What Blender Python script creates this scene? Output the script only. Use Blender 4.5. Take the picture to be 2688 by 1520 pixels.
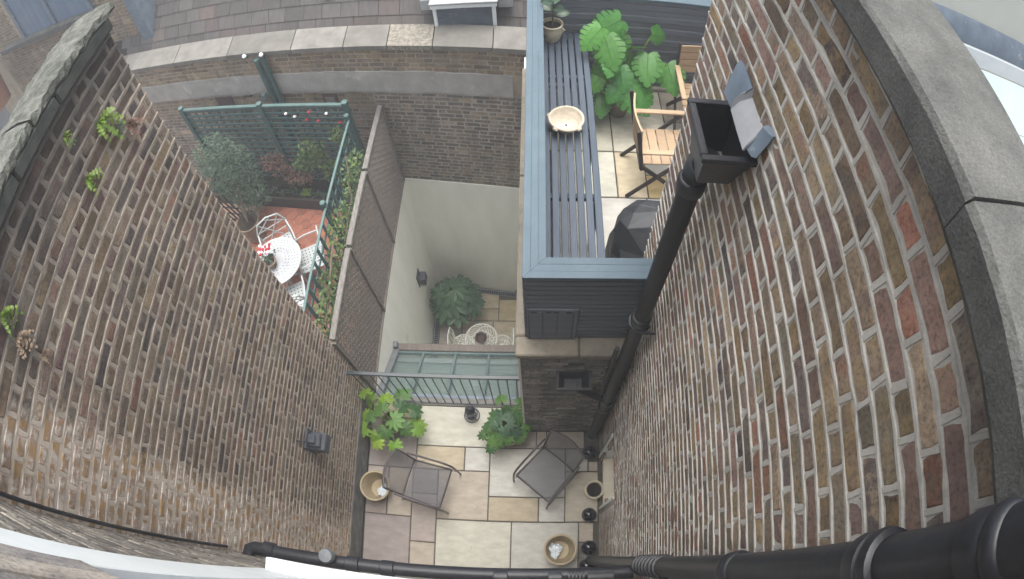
import bpy, math, random
import numpy as np
from mathutils import Matrix, Vector, Euler

for o in list(bpy.data.objects):
    bpy.data.objects.remove(o)
S = bpy.context.scene
COL = S.collection
R = math.radians

# ------------------------------------------------------------------ camera, sky, sun, exposure
HC = 6.774                                        # lens height above the patio paving
EUL = (0.46736376, 0.04066233, 0.02781113)
P0, P1, P2 = 0.89188528, 0.05765958, 0.00838547   # lens curve: angle = P0 r + P1 r^3 + P2 r^5 (r = 1 at half the frame width)
rr = np.linspace(0.0, 1.17, 300)
th = P0 * rr + P1 * rr ** 3 + P2 * rr ** 5
mm = rr * 18.0
KF = np.linalg.lstsq(np.stack([mm, mm ** 2, mm ** 3, mm ** 4], 1), th, rcond=None)[0]
cam = bpy.data.cameras.new('camera')
cam_o = bpy.data.objects.new('camera', cam)
COL.objects.link(cam_o)
cam_o.location = (0, 0, HC)
cam_o.rotation_euler = EUL
cam.type = 'PANO'
cam.sensor_width = 36.0
cam.clip_start = 0.01
cam.clip_end = 500
for holder in (cam, getattr(cam, 'cycles', None)):
    if holder is not None and hasattr(holder, 'panorama_type'):
        try:
            holder.panorama_type = 'FISHEYE_LENS_POLYNOMIAL'
            holder.fisheye_fov = R(180)
            holder.fisheye_polynomial_k0 = 0.0
            holder.fisheye_polynomial_k1 = -float(KF[0])
            holder.fisheye_polynomial_k2 = -float(KF[1])
            holder.fisheye_polynomial_k3 = -float(KF[2])
            holder.fisheye_polynomial_k4 = -float(KF[3])
        except Exception as e:
            print('lens', e)
S.camera = cam_o

SUN_EL, SUN_AZ = R(78), R(20)       # overcast: a wide soft sun high over the far roofs
W = bpy.data.worlds.new('World')
S.world = W
W.use_nodes = True
wn = W.node_tree
bg = wn.nodes['Background']
sky = wn.nodes.new('ShaderNodeTexSky')
sky.sky_type = 'NISHITA'
sky.sun_disc = False
sky.sun_elevation = SUN_EL
sky.sun_rotation = SUN_AZ
sky.air_density = 1.0
sky.dust_density = 6.0
sky.ozone_density = 1.0
hs = wn.nodes.new('ShaderNodeHueSaturation')
hs.inputs['Saturation'].default_value = 0.30      # cloud cover takes the blue out of the sky
wn.links.new(sky.outputs[0], hs.inputs['Color'])
wn.links.new(hs.outputs[0], bg.inputs['Color'])
bg.inputs['Strength'].default_value = 0.15
sl = bpy.data.lights.new('sun', 'SUN')
sl.energy = 1.5
sl.angle = R(70)
sl.color = (1.0, 0.97, 0.93)
so = bpy.data.objects.new('sun', sl)
COL.objects.link(so)
sdir = Vector((math.sin(SUN_AZ) * math.cos(SUN_EL), math.cos(SUN_AZ) * math.cos(SUN_EL), math.sin(SUN_EL)))
so.rotation_euler = (-sdir).to_track_quat('-Z', 'Y').to_euler()
so.location = (0, 0, 30)
vs = S.view_settings
vs.view_transform = 'Standard'
vs.look = 'None'
vs.exposure = 1.32
vs.gamma = 1.0
vs.use_curve_mapping = False
try:
    S.cycles.max_bounces = 10
    S.cycles.diffuse_bounces = 7
    S.cycles.transparent_max_bounces = 8
except Exception:
    pass

# ------------------------------------------------------------------ materials
MATS = {}


def nodes_of(m):
    nt = m.node_tree
    return nt, nt.nodes, nt.links


def new_mat(name):
    m = bpy.data.materials.new(name)
    m.use_nodes = True
    MATS[name] = m
    return m


def rgba(c):
    return (c[0], c[1], c[2], 1.0)


def add_noise(nt, scale, detail=5.0, rough=0.6, stretch=None, pos=None, dist=0.0):
    n = nt.nodes.new('ShaderNodeTexNoise')
    n.inputs['Scale'].default_value = scale
    n.inputs['Detail'].default_value = detail
    n.inputs['Roughness'].default_value = rough
    n.inputs['Distortion'].default_value = dist
    if pos is None:
        g = nt.nodes.new('ShaderNodeNewGeometry')
        pos = g.outputs['Position']
    if stretch:
        mp = nt.nodes.new('ShaderNodeMapping')
        mp.inputs['Scale'].default_value = stretch
        nt.links.new(pos, mp.inputs['Vector'])
        pos = mp.outputs[0]
    nt.links.new(pos, n.inputs['Vector'])
    return n


def ramp(nt, src, stops, interp='LINEAR'):
    r = nt.nodes.new('ShaderNodeValToRGB')
    r.color_ramp.interpolation = interp
    e = r.color_ramp.elements
    while len(e) < len(stops):
        e.new(0.5)
    for i, (p, c) in enumerate(stops):
        e[i].position = p
        e[i].color = rgba(c) if len(c) == 3 else c
    nt.links.new(src, r.inputs[0])
    return r


def mix(nt, fac, a, b, mode='MIX'):
    m = nt.nodes.new('ShaderNodeMix')
    m.data_type = 'RGBA'
    m.blend_type = mode
    for sock, v in ((0, fac), (6, a), (7, b)):
        if isinstance(v, (int, float)):
            m.inputs[sock].default_value = v
        elif isinstance(v, tuple):
            m.inputs[sock].default_value = rgba(v)
        else:
            nt.links.new(v, m.inputs[sock])
    return m.outputs[2]


def math_node(nt, op, a, b=0.0, clamp=False):
    m = nt.nodes.new('ShaderNodeMath')
    m.operation = op
    m.use_clamp = clamp
    for i, v in enumerate((a, b)):
        if isinstance(v, (int, float)):
            m.inputs[i].default_value = v
        else:
            nt.links.new(v, m.inputs[i])
    return m.outputs[0]


def bump(nt, h, strength, dist=0.01):
    b = nt.nodes.new('ShaderNodeBump')
    b.inputs['Strength'].default_value = strength
    b.inputs['Distance'].default_value = dist
    nt.links.new(h, b.inputs['Height'])
    return b.outputs[0]


def plain(name, c1, c2=None, scale=8.0, rough=0.75, bmp=0.25, bscale=70.0, spec=0.3, metal=0.0, stretch=None,
          objcol=False, spots=None, fine=None, bdist=0.006, rnd=0.0, coat=0.0):
    """Base colour c1..c2 by noise; spots = (colour, scale, threshold); objcol multiplies by the object's own colour."""
    m = new_mat(name)
    nt, N, L = nodes_of(m)
    b = N['Principled BSDF']
    n = add_noise(nt, scale, 6, 0.62, stretch)
    c2 = c2 or tuple(x * 0.7 for x in c1)
    col = ramp(nt, n.outputs[0], [(0.32, c2), (0.68, c1)]).outputs[0]
    if fine:
        nf = add_noise(nt, fine[0], 3, 0.7, stretch)
        col = mix(nt, fine[1], col, ramp(nt, nf.outputs[0], [(0.3, (0.25, 0.25, 0.25)), (0.7, (1.0, 1.0, 1.0))]).outputs[0], 'MULTIPLY')
    if spots:
        ns = add_noise(nt, spots[1], 5, 0.7)
        f = ramp(nt, ns.outputs[0], [(spots[2], (0, 0, 0)), (min(0.99, spots[2] + 0.09), (1, 1, 1))]).outputs[0]
        col = mix(nt, f, col, spots[0])
    if objcol or rnd:
        oi = N.new('ShaderNodeObjectInfo')
        if objcol:
            col = mix(nt, 1.0, col, oi.outputs['Color'], 'MULTIPLY')
        if rnd:
            v = math_node(nt, 'MULTIPLY_ADD', oi.outputs['Random'], rnd)
            v.node.inputs[2].default_value = 1.0 - rnd * 0.5
            cb = N.new('ShaderNodeCombineColor')
            for i in range(3):
                L.new(v, cb.inputs[i])
            col = mix(nt, 1.0, col, cb.outputs[0], 'MULTIPLY')
    L.new(col, b.inputs['Base Color'])
    b.inputs['Roughness'].default_value = rough
    b.inputs['Metallic'].default_value = metal
    b.inputs['Specular IOR Level'].default_value = spec
    if coat:
        b.inputs['Coat Weight'].default_value = coat
    if bmp:
        nb = add_noise(nt, bscale, 5, 0.65, stretch)
        L.new(bump(nt, nb.outputs[0], bmp, bdist), b.inputs['Normal'])
    return m


def brick_mat(name, pal, island, dark=0.5, smear=None, soot=None, topsoot=None, grey=0.25, gcol=(0.17, 0.16, 0.15)):
    """pal: list of (share, colour). island = random per joined brick, else per object."""
    m = new_mat(name)
    nt, N, L = nodes_of(m)
    b = N['Principled BSDF']
    g = N.new('ShaderNodeNewGeometry')
    if island:
        rnd = g.outputs['Random Per Island']
    else:
        oi = N.new('ShaderNodeObjectInfo')
        rnd = oi.outputs['Random']
    tot = sum(p[0] for p in pal)
    acc, stops = 0.0, []
    for s_, c in pal:
        stops.append((acc / tot, c))
        acc += s_
    col = ramp(nt, rnd, stops, 'CONSTANT').outputs[0]
    colb = ramp(nt, math_node(nt, 'FRACT', math_node(nt, 'MULTIPLY', rnd, 91.7)), stops, 'CONSTANT').outputs[0]
    nb_ = add_noise(nt, 11, 6, 0.72, dist=0.6)
    col = mix(nt, math_node(nt, 'MULTIPLY', ramp(nt, nb_.outputs[0], [(0.46, (0, 0, 0)), (0.57, (1, 1, 1))]).outputs[0], 0.75), col, colb)
    r2 = math_node(nt, 'FRACT', math_node(nt, 'MULTIPLY', rnd, 37.31))
    n1 = add_noise(nt, 16, 6, 0.7)
    n2 = add_noise(nt, 75, 5, 0.75)
    n3 = add_noise(nt, 5, 3, 0.6)
    # grey weathering drifting over faces
    f = ramp(nt, n1.outputs[0], [(0.42, (0, 0, 0)), (0.68, (1, 1, 1))]).outputs[0]
    col = mix(nt, math_node(nt, 'MULTIPLY', f, grey), col, gcol)
    # brightness per brick and mottling
    v = math_node(nt, 'MULTIPLY_ADD', r2, 0.6)
    v.node.inputs[2].default_value = 0.68
    mott = ramp(nt, n2.outputs[0], [(0.33, (1 - dark, 1 - dark, 1 - dark)), (0.48, (0.95, 0.95, 0.95)), (0.66, (1.25, 1.22, 1.15))]).outputs[0]
    col = mix(nt, 1.0, col, mott, 'MULTIPLY')
    cb = N.new('ShaderNodeCombineColor')
    for i in range(3):
        L.new(v, cb.inputs[i])
    col = mix(nt, 1.0, col, cb.outputs[0], 'MULTIPLY')
    sx = N.new('ShaderNodeSeparateXYZ')
    L.new(g.outputs['Position'], sx.inputs[0])
    if smear:      # pale lime and ochre scraped over the bricks next to the house
        yy = math_node(nt, 'ADD', sx.outputs[1], math_node(nt, 'MULTIPLY', math_node(nt, 'SUBTRACT', n1.outputs[0], 0.5), 0.55))
        mr = N.new('ShaderNodeMapRange')
        mr.inputs['From Min'].default_value = smear[0] + 0.06
        mr.inputs['From Max'].default_value = smear[0] - 0.06
        L.new(yy, mr.inputs['Value'])
        n4 = add_noise(nt, 14, 6, 0.7)
        pc = ramp(nt, n4.outputs[0], [(0.42, (0.38, 0.25, 0.12)), (0.49, (0.36, 0.265, 0.205)), (0.54, (0.50, 0.425, 0.36)), (0.62, (0.66, 0.61, 0.55))]).outputs[0]
        col = mix(nt, math_node(nt, 'MULTIPLY', mr.outputs[0], 0.85), col, pc)
    if topsoot:    # black crust where rain runs off the coping
        zz = math_node(nt, 'ADD', sx.outputs[2], math_node(nt, 'MULTIPLY', math_node(nt, 'SUBTRACT', n3.outputs[0], 0.5), 1.0))
        mr = N.new('ShaderNodeMapRange')
        mr.inputs['From Min'].default_value = topsoot[0]
        mr.inputs['From Max'].default_value = topsoot[1]
        L.new(zz, mr.inputs['Value'])
        col = mix(nt, math_node(nt, 'MULTIPLY', mr.outputs[0], topsoot[3]), col, topsoot[2])
    ns = add_noise(nt, 2.2, 5, 0.65, (2.5, 2.5, 0.5))
    col = mix(nt, 1.0, col, ramp(nt, ns.outputs[0], [(0.30, (0.66, 0.66, 0.67)), (0.55, (1.0, 1.0, 1.0)), (0.75, (1.18, 1.16, 1.12))]).outputs[0], 'MULTIPLY')
    if soot:
        f2 = ramp(nt, n3.outputs[0], [(0.36, (0, 0, 0)), (0.66, (1, 1, 1))]).outputs[0]
        col = mix(nt, math_node(nt, 'MULTIPLY', f2, soot[1]), col, soot[0])
    L.new(col, b.inputs['Base Color'])
    b.inputs['Roughness'].default_value = 0.9
    b.inputs['Specular IOR Level'].default_value = 0.2
    hh = mix(nt, 0.5, n2.outputs[0], n1.outputs[0])
    L.new(bump(nt, hh, 0.7, 0.006), b.inputs['Normal'])
    return m


PAL_R = [(14, (0.215, 0.147, 0.128)), (17, (0.243, 0.179, 0.129)), (13, (0.213, 0.182, 0.137)), (5, (0.145, 0.117, 0.108)), (10, (0.265, 0.199, 0.117)), (6, (0.334, 0.235, 0.129)), (6, (0.361, 0.177, 0.127)), (12, (0.253, 0.163, 0.135)), (1, (0.100, 0.084, 0.084)), (4, (0.397, 0.304, 0.205))]
PAL_L = [(14, (0.178, 0.132, 0.112)), (15, (0.207, 0.160, 0.118)), (15, (0.168, 0.147, 0.120)), (10, (0.124, 0.106, 0.100)), (9, (0.238, 0.178, 0.111)),
         (6, (0.226, 0.132, 0.105)), (5, (0.090, 0.078, 0.078)), (8, (0.172, 0.108, 0.102))]
PAL_H = [(1, (0.20, 0.185, 0.165)), (1, (0.24, 0.22, 0.19)), (1, (0.165, 0.155, 0.145))]
PAL_D = [(14, (0.256, 0.208, 0.163)), (12, (0.199, 0.168, 0.138)), (9, (0.313, 0.253, 0.188)), (8, (0.152, 0.132, 0.117)), (5, (0.351, 0.271, 0.188))]
PAL_P = [(14, (0.286, 0.266, 0.255)), (12, (0.218, 0.207, 0.203)), (9, (0.357, 0.323, 0.286)), (8, (0.167, 0.160, 0.162)), (3, (0.428, 0.370, 0.297))]
PAL_O = [(14, (0.26, 0.20, 0.13)), (10, (0.21, 0.16, 0.11)), (8, (0.31, 0.25, 0.17)), (6, (0.18, 0.14, 0.11)), (3, (0.20, 0.13, 0.10))]
for isl, sfx in ((False, ''), (True, '_mass')):
    brick_mat('brick_house' + sfx, PAL_H, isl, grey=0.5, gcol=(0.15, 0.145, 0.135))
    brick_mat('brick_right' + sfx, PAL_R, isl, topsoot=(6.05, 6.45, (0.10, 0.098, 0.10), 0.8), grey=0.30, gcol=(0.24, 0.22, 0.20))
    brick_mat('brick_left' + sfx, PAL_L, isl, smear=(0.22,), topsoot=(5.2, 5.65, (0.035, 0.033, 0.035), 0.85), grey=0.3, gcol=(0.19, 0.18, 0.165))
    brick_mat('brick_back' + sfx, PAL_D, isl, soot=((0.070, 0.066, 0.062), 0.5))
    brick_mat('brick_ochre' + sfx, PAL_O, isl, soot=((0.17, 0.155, 0.14), 0.6))
    brick_mat('brick_pier' + sfx, PAL_P, isl, soot=((0.075, 0.075, 0.077), 0.4), grey=0.5, gcol=(0.30, 0.30, 0.30))


def mortar_mat(name, c1, c2, topsoot=None, grime=None):
    m = plain(name, c1, c2, scale=11, rough=0.95, bmp=0.5, bscale=110, spec=0.15, fine=(160, 0.25))
    nt, N, L = nodes_of(m)
    b = N['Principled BSDF']
    src = b.inputs['Base Color'].links[0].from_socket
    g = N.new('ShaderNodeNewGeometry')
    sx = N.new('ShaderNodeSeparateXYZ')
    L.new(g.outputs['Position'], sx.inputs[0])
    nn = add_noise(nt, 4, 5, 0.65)
    if grime:      # (axis, from, to, colour): dirty, never repointed zone with an uneven edge
        v = math_node(nt, 'ADD', sx.outputs[grime[0]], math_node(nt, 'MULTIPLY', math_node(nt, 'SUBTRACT', nn.outputs[0], 0.5), grime[4]))
        mr = N.new('ShaderNodeMapRange')
        mr.inputs['From Min'].default_value = grime[1]
        mr.inputs['From Max'].default_value = grime[2]
        L.new(v, mr.inputs['Value'])
        src = mix(nt, math_node(nt, 'MULTIPLY', mr.outputs[0], 0.9), src, grime[3])
    if topsoot:
        v = math_node(nt, 'ADD', sx.outputs[2], math_node(nt, 'MULTIPLY', math_node(nt, 'SUBTRACT', nn.outputs[0], 0.5), 1.0))
        mr = N.new('ShaderNodeMapRange')
        mr.inputs['From Min'].default_value = topsoot[0]
        mr.inputs['From Max'].default_value = topsoot[1]
        L.new(v, mr.inputs['Value'])
        src = mix(nt, math_node(nt, 'MULTIPLY', mr.outputs[0], topsoot[3]), src, topsoot[2])
    ns = add_noise(nt, 2.2, 5, 0.65, (2.5, 2.5, 0.5))
    src = mix(nt, 1.0, src, ramp(nt, ns.outputs[0], [(0.30, (0.72, 0.71, 0.70)), (0.55, (1.0, 1.0, 1.0)), (0.75, (1.1, 1.09, 1.07))]).outputs[0], 'MULTIPLY')
    L.new(src, b.inputs['Base Color'])
    return m


mortar_mat('mortar_right', (0.58, 0.555, 0.505), (0.47, 0.45, 0.41), grime=(2, 1.4, 0.8, (0.27, 0.25, 0.225), 1.0), topsoot=(5.95, 6.3, (0.24, 0.24, 0.23), 0.8))
mortar_mat('mortar_left', (0.42, 0.365, 0.305), (0.32, 0.28, 0.24), grime=(1, 0.30, 0.12, (0.54, 0.475, 0.41), 0.5), topsoot=(5.2, 5.65, (0.11, 0.105, 0.10), 0.85))
mortar_mat('mortar_back', (0.42, 0.39, 0.345), (0.29, 0.275, 0.25))
mortar_mat('mortar_ochre', (0.40, 0.34, 0.25), (0.29, 0.25, 0.20))
mortar_mat('mortar_pier', (0.22, 0.215, 0.21), (0.11, 0.107, 0.105))
plain('stone_grey', (0.145, 0.147, 0.140), (0.078, 0.081, 0.078), scale=7, rough=0.92, bmp=1.0, bscale=110, fine=(170, 0.6), spots=((0.065, 0.072, 0.06), 4, 0.58), bdist=0.006)
plain('stone_dark', (0.085, 0.088, 0.085), (0.035, 0.038, 0.037), scale=7, rough=0.9, bmp=0.8, bscale=90, spots=((0.20, 0.20, 0.18), 12, 0.66))
plain('stone_moss', (0.20, 0.205, 0.185), (0.055, 0.060, 0.050), scale=11, rough=0.95, bmp=1.0, bscale=38, spots=((0.045, 0.055, 0.04), 9, 0.58), fine=(60, 0.5), bdist=0.02)
plain('stone_pale', (0.205, 0.197, 0.178), (0.135, 0.13, 0.118), scale=6, rough=0.9, bmp=0.5, bscale=60, rnd=0.3, fine=(110, 0.3))
plain('stone_pitted', (0.36, 0.33, 0.275), (0.15, 0.14, 0.12), scale=26, rough=0.95, bmp=1.0, bscale=30, fine=(50, 0.5), bdist=0.02)
plain('stone_lichen', (0.33, 0.29, 0.225), (0.20, 0.185, 0.155), scale=7, rough=0.92, bmp=0.6, bscale=90, spots=((0.13, 0.15, 0.085), 4, 0.60), fine=(120, 0.45))
plain('cement', (0.33, 0.32, 0.30), (0.245, 0.238, 0.225), scale=5, rough=0.95, bmp=0.4, bscale=45, spots=((0.40, 0.385, 0.36), 3, 0.6))
plain('plinth', (0.20, 0.20, 0.195), (0.10, 0.10, 0.10), scale=8, rough=0.9, bmp=0.4, bscale=60)
plain('dark_gap', (0.03, 0.029, 0.027), (0.016, 0.016, 0.016), scale=20, rough=0.95, bmp=0.4)
plain('render_white', (0.86, 0.85, 0.79), (0.76, 0.76, 0.70), scale=1.4, rough=0.85, bmp=0.25, bscale=120, spec=0.2, stretch=(2.2, 2.2, 0.5), spots=((0.62, 0.64, 0.55), 1.1, 0.66))
plain('paint_white', (0.76, 0.80, 0.81), (0.68, 0.73, 0.75), scale=6, rough=0.55, bmp=0.15, bscale=40)
plain('paint_cream', (0.62, 0.58, 0.48), (0.52, 0.48, 0.39), scale=8, rough=0.7, bmp=0.2)
plain('cast_black', (0.022, 0.024, 0.030), (0.012, 0.013, 0.017), scale=12, rough=0.34, bmp=0.25, bscale=60, spec=0.5, spots=((0.06, 0.063, 0.072), 7, 0.66))
plain('cast_worn', (0.020, 0.021, 0.024), (0.010, 0.010, 0.012), scale=14, rough=0.5, bmp=0.4, bscale=40, spec=0.4, stretch=(6, 6, 0.5), spots=((0.075, 0.078, 0.085), 10, 0.67))
plain('pvc_black', (0.024, 0.026, 0.032), (0.014, 0.015, 0.020), scale=5, rough=0.42, bmp=0.2, bscale=22, spec=0.4, spots=((0.085, 0.088, 0.095), 9, 0.655), fine=(45, 0.35))
plain('slate_paint', (0.135, 0.150, 0.178), (0.112, 0.125, 0.150), scale=6, rough=0.6, bmp=0.3, bscale=30, stretch=(0.25, 1, 3), rnd=0.25)
plain('deck_blue', (0.084, 0.126, 0.155), (0.066, 0.103, 0.130), scale=5, rough=0.55, bmp=0.25, bscale=40, rnd=0.12, fine=(90, 0.12))
plain('slat_blue', (0.058, 0.077, 0.104), (0.042, 0.057, 0.080), scale=9, rough=0.55, bmp=0.3, bscale=30, stretch=(4, 0.4, 1), rnd=0.25)
plain('sandstone', (1.04, 1.04, 1.04), (0.76, 0.75, 0.74), scale=5.5, rough=0.75, bmp=0.35, bscale=35, objcol=True, fine=(60, 0.14), stretch=(1, 2.1, 1), spots=((0.62, 0.56, 0.47), 3.1, 0.63))
plain('grout', (0.125, 0.112, 0.092), (0.06, 0.055, 0.047), scale=9, rough=0.95, bmp=0.5, spots=((0.055, 0.065, 0.035), 6, 0.60))
plain('terracotta_tile', (0.30, 0.115, 0.07), (0.22, 0.082, 0.055), scale=10, rough=0.7, bmp=0.2, rnd=0.35)
plain('tile_grout', (0.34, 0.22, 0.16), (0.25, 0.16, 0.12), scale=20, rough=0.95, bmp=0.3)
plain('slate_roof', (0.090, 0.083, 0.079), (0.062, 0.058, 0.057), scale=5, rough=0.75, bmp=0.3, bscale=25, objcol=True, stretch=(5, 1, 1))
plain('lead', (0.17, 0.215, 0.265), (0.11, 0.14, 0.18), scale=6, rough=0.55, bmp=0.25, bscale=14, spots=((0.36, 0.40, 0.43), 9, 0.62))
plain('lead_pale', (0.36, 0.37, 0.385), (0.28, 0.29, 0.305), scale=8, rough=0.7, bmp=0.2, bscale=60)
plain('green_paint', (0.045, 0.098, 0.096), (0.028, 0.064, 0.065), scale=12, rough=0.6, bmp=0.2, rnd=0.3)
plain('green_wire', (0.10, 0.16, 0.155), (0.07, 0.12, 0.115), scale=12, rough=0.5, bmp=0.1)
plain('grey_timber', (0.205, 0.178, 0.155), (0.13, 0.112, 0.098), scale=9, rough=0.9, bmp=0.5, bscale=40, stretch=(4, 0.5, 4), rnd=0.2)
plain('grey_rail', (0.25, 0.235, 0.215), (0.135, 0.127, 0.117), scale=22, rough=0.9, bmp=0.6, bscale=40, stretch=(2, 0.6, 2), fine=(70, 0.5))
plain('oak', (0.43, 0.305, 0.195), (0.36, 0.25, 0.155), scale=12, rough=0.55, bmp=0.15, bscale=60, stretch=(1, 6, 6), rnd=0.2)
plain('dark_wood', (0.055, 0.043, 0.037), (0.030, 0.024, 0.021), scale=12, rough=0.8, bmp=0.5)
plain('iron_white', (0.40, 0.425, 0.42), (0.33, 0.355, 0.355), scale=18, rough=0.5, bmp=0.15, bscale=60)
plain('iron_cream', (0.78, 0.78, 0.72), (0.68, 0.68, 0.63), scale=18, rough=0.6, bmp=0.2, bscale=60)
plain('chair_tube', (0.105, 0.093, 0.092), (0.075, 0.066, 0.066), scale=18, rough=0.38, bmp=0.1, metal=0.5, spec=0.5)
plain('pot_glazed', (0.40, 0.33, 0.21), (0.31, 0.25, 0.155), scale=9, rough=0.55, bmp=0.25, bscale=35)
plain('pot_cream', (0.56, 0.51, 0.38), (0.46, 0.41, 0.30), scale=9, rough=0.6, bmp=0.25, bscale=35)
plain('pot_bowl', (0.55, 0.49, 0.40), (0.42, 0.36, 0.28), scale=14, rough=0.85, bmp=0.5, bscale=50, stretch=(1, 1, 3))
plain('pot_brown', (0.20, 0.155, 0.11), (0.13, 0.10, 0.075), scale=10, rough=0.75, bmp=0.4, bscale=40)
plain('soil', (0.030, 0.025, 0.022), (0.014, 0.012, 0.011), scale=60, rough=1.0, bmp=1.0, bscale=90, bdist=0.02)
plain('plastic_bag', (0.74, 0.80, 0.84), (0.56, 0.63, 0.68), scale=14, rough=0.4, bmp=0.6, bscale=16, bdist=0.02)
plain('ball_black', (0.014, 0.015, 0.022), (0.009, 0.010, 0.014), scale=10, rough=0.16, bmp=0.04, bscale=30, spec=0.6)
plain('lamp_grey', (0.070, 0.076, 0.092), (0.048, 0.052, 0.064), scale=12, rough=0.5, bmp=0.15)
plain('lantern_metal', (0.050, 0.052, 0.066), (0.030, 0.031, 0.040), scale=14, rough=0.4, bmp=0.2, metal=0.4)
plain('rail_metal', (0.030, 0.040, 0.046), (0.020, 0.028, 0.033), scale=14, rough=0.38, bmp=0.08, spec=0.5)
plain('cover_black', (0.027, 0.030, 0.034), (0.018, 0.020, 0.023), scale=6, rough=0.5, bmp=0.35, bscale=14, bdist=0.02, spec=0.35)
plain('zinc', (0.17, 0.185, 0.20), (0.115, 0.125, 0.135), scale=7, rough=0.55, bmp=0.2, bscale=30)
plain('bar_green', (0.115, 0.165, 0.165), (0.08, 0.12, 0.122), scale=9, rough=0.5, bmp=0.1)
plain('blind', (0.60, 0.68, 0.65), (0.52, 0.60, 0.58), scale=5, rough=0.8, bmp=0.1)
plain('mesh_grey', (0.17, 0.19, 0.22), (0.12, 0.135, 0.155), scale=90, rough=0.6, bmp=0.4)
plain('window_blue', (0.16, 0.22, 0.31), (0.11, 0.155, 0.23), scale=1.6, rough=0.25, bmp=0.05, stretch=(3, 1, 0.3), spec=0.6)
plain('terracotta_pot', (0.30, 0.14, 0.075), (0.22, 0.10, 0.06), scale=8, rough=0.8, bmp=0.2)
plain('earth', (0.10, 0.085, 0.07), (0.06, 0.05, 0.045), scale=3, rough=1.0, bmp=0.5)
plain('red_flower', (0.42, 0.035, 0.045), (0.30, 0.02, 0.03), scale=20, rough=0.6, bmp=0.1)
plain('white_flower', (0.75, 0.72, 0.70), (0.60, 0.52, 0.52), scale=20, rough=0.6, bmp=0.1)
plain('pale_roof', (0.60, 0.70, 0.69), (0.52, 0.62, 0.62), scale=2, rough=0.35, bmp=0.03)
plain('cream_render', (0.60, 0.62, 0.56), (0.54, 0.56, 0.52), scale=2, rough=0.9, bmp=0.2, bscale=120)
plain('vine_stem', (0.17, 0.14, 0.105), (0.11, 0.09, 0.07), scale=20, rough=0.9, bmp=0.3)
plain('dead_leaf', (0.29, 0.22, 0.155), (0.19, 0.135, 0.10), scale=20, rough=0.9, bmp=0.3, rnd=0.4)
plain('maroon', (0.085, 0.050, 0.050), (0.055, 0.034, 0.035), scale=10, rough=0.7, bmp=0.3)


def leaf_mat(name, c1, c2, rnd=0.5, island=False, rough=0.45, trans=0.25):
    m = new_mat(name)
    nt, N, L = nodes_of(m)
    b = N['Principled BSDF']
    if island:
        g = N.new('ShaderNodeNewGeometry')
        r = g.outputs['Random Per Island']
    else:
        oi = N.new('ShaderNodeObjectInfo')
        r = oi.outputs['Random']
    col = ramp(nt, r, [(0.0, c1), (1.0, c2)]).outputs[0]
    n = add_noise(nt, 22, 4, 0.6)
    col = mix(nt, 1.0, col, ramp(nt, n.outputs[0], [(0.3, (0.72, 0.74, 0.70)), (0.7, (1.12, 1.1, 1.05))]).outputs[0], 'MULTIPLY')
    if not island:
        oi2 = N.new('ShaderNodeObjectInfo')
        col = mix(nt, 1.0, col, oi2.outputs['Color'], 'MULTIPLY')
    L.new(col, b.inputs['Base Color'])
    b.inputs['Roughness'].default_value = rough
    b.inputs['Specular IOR Level'].default_value = 0.4
    tr = N.new('ShaderNodeBsdfTranslucent')
    L.new(col, tr.inputs['Color'])
    ms = N.new('ShaderNodeMixShader')
    ms.inputs[0].default_value = trans
    L.new(b.outputs[0], ms.inputs[1])
    L.new(tr.outputs[0], ms.inputs[2])
    L.new(ms.outputs[0], N['Material Output'].inputs['Surface'])
    L.new(bump(nt, n.outputs[0], 0.2, 0.01), b.inputs['Normal'])
    return m


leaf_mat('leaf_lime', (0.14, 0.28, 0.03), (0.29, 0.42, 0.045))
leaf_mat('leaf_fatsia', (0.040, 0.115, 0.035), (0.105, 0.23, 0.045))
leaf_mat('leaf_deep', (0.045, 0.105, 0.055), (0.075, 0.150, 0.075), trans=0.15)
leaf_mat('leaf_monstera', (0.055, 0.20, 0.045), (0.115, 0.32, 0.055), rough=0.28)
leaf_mat('leaf_rubber', (0.045, 0.085, 0.06), (0.075, 0.13, 0.085), rough=0.35)
leaf_mat('leaf_climber', (0.050, 0.105, 0.045), (0.17, 0.24, 0.07), island=True)
leaf_mat('leaf_shrub', (0.060, 0.100, 0.066), (0.095, 0.145, 0.10), island=True, rough=0.7)
leaf_mat('leaf_red', (0.13, 0.065, 0.055), (0.24, 0.15, 0.11), island=True)
leaf_mat('leaf_fern', (0.10, 0.20, 0.035), (0.23, 0.31, 0.05), island=True)


def see_mat(name, col, opacity, rough, spec=0.5):
    m = new_mat(name)
    nt, N, L = nodes_of(m)
    b = N['Principled BSDF']
    b.inputs['Base Color'].default_value = rgba(col)
    b.inputs['Roughness'].default_value = rough
    b.inputs['Specular IOR Level'].default_value = spec
    t = N.new('ShaderNodeBsdfTransparent')
    t.inputs['Color'].default_value = rgba(tuple(min(1.0, 0.75 + 0.2 * c) for c in col))
    ms = N.new('ShaderNodeMixShader')
    ms.inputs[0].default_value = opacity
    L.new(t.outputs[0], ms.inputs[1])
    L.new(b.outputs[0], ms.inputs[2])
    L.new(ms.outputs[0], N['Material Output'].inputs['Surface'])
    return m


see_mat('sling', (0.25, 0.25, 0.275), 0.21, 0.75, 0.15)
see_mat('glass_green', (0.16, 0.23, 0.22), 0.20, 0.04, 1.0)
see_mat('lantern_glass', (0.5, 0.55, 0.6), 0.3, 0.05, 0.8)


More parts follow.
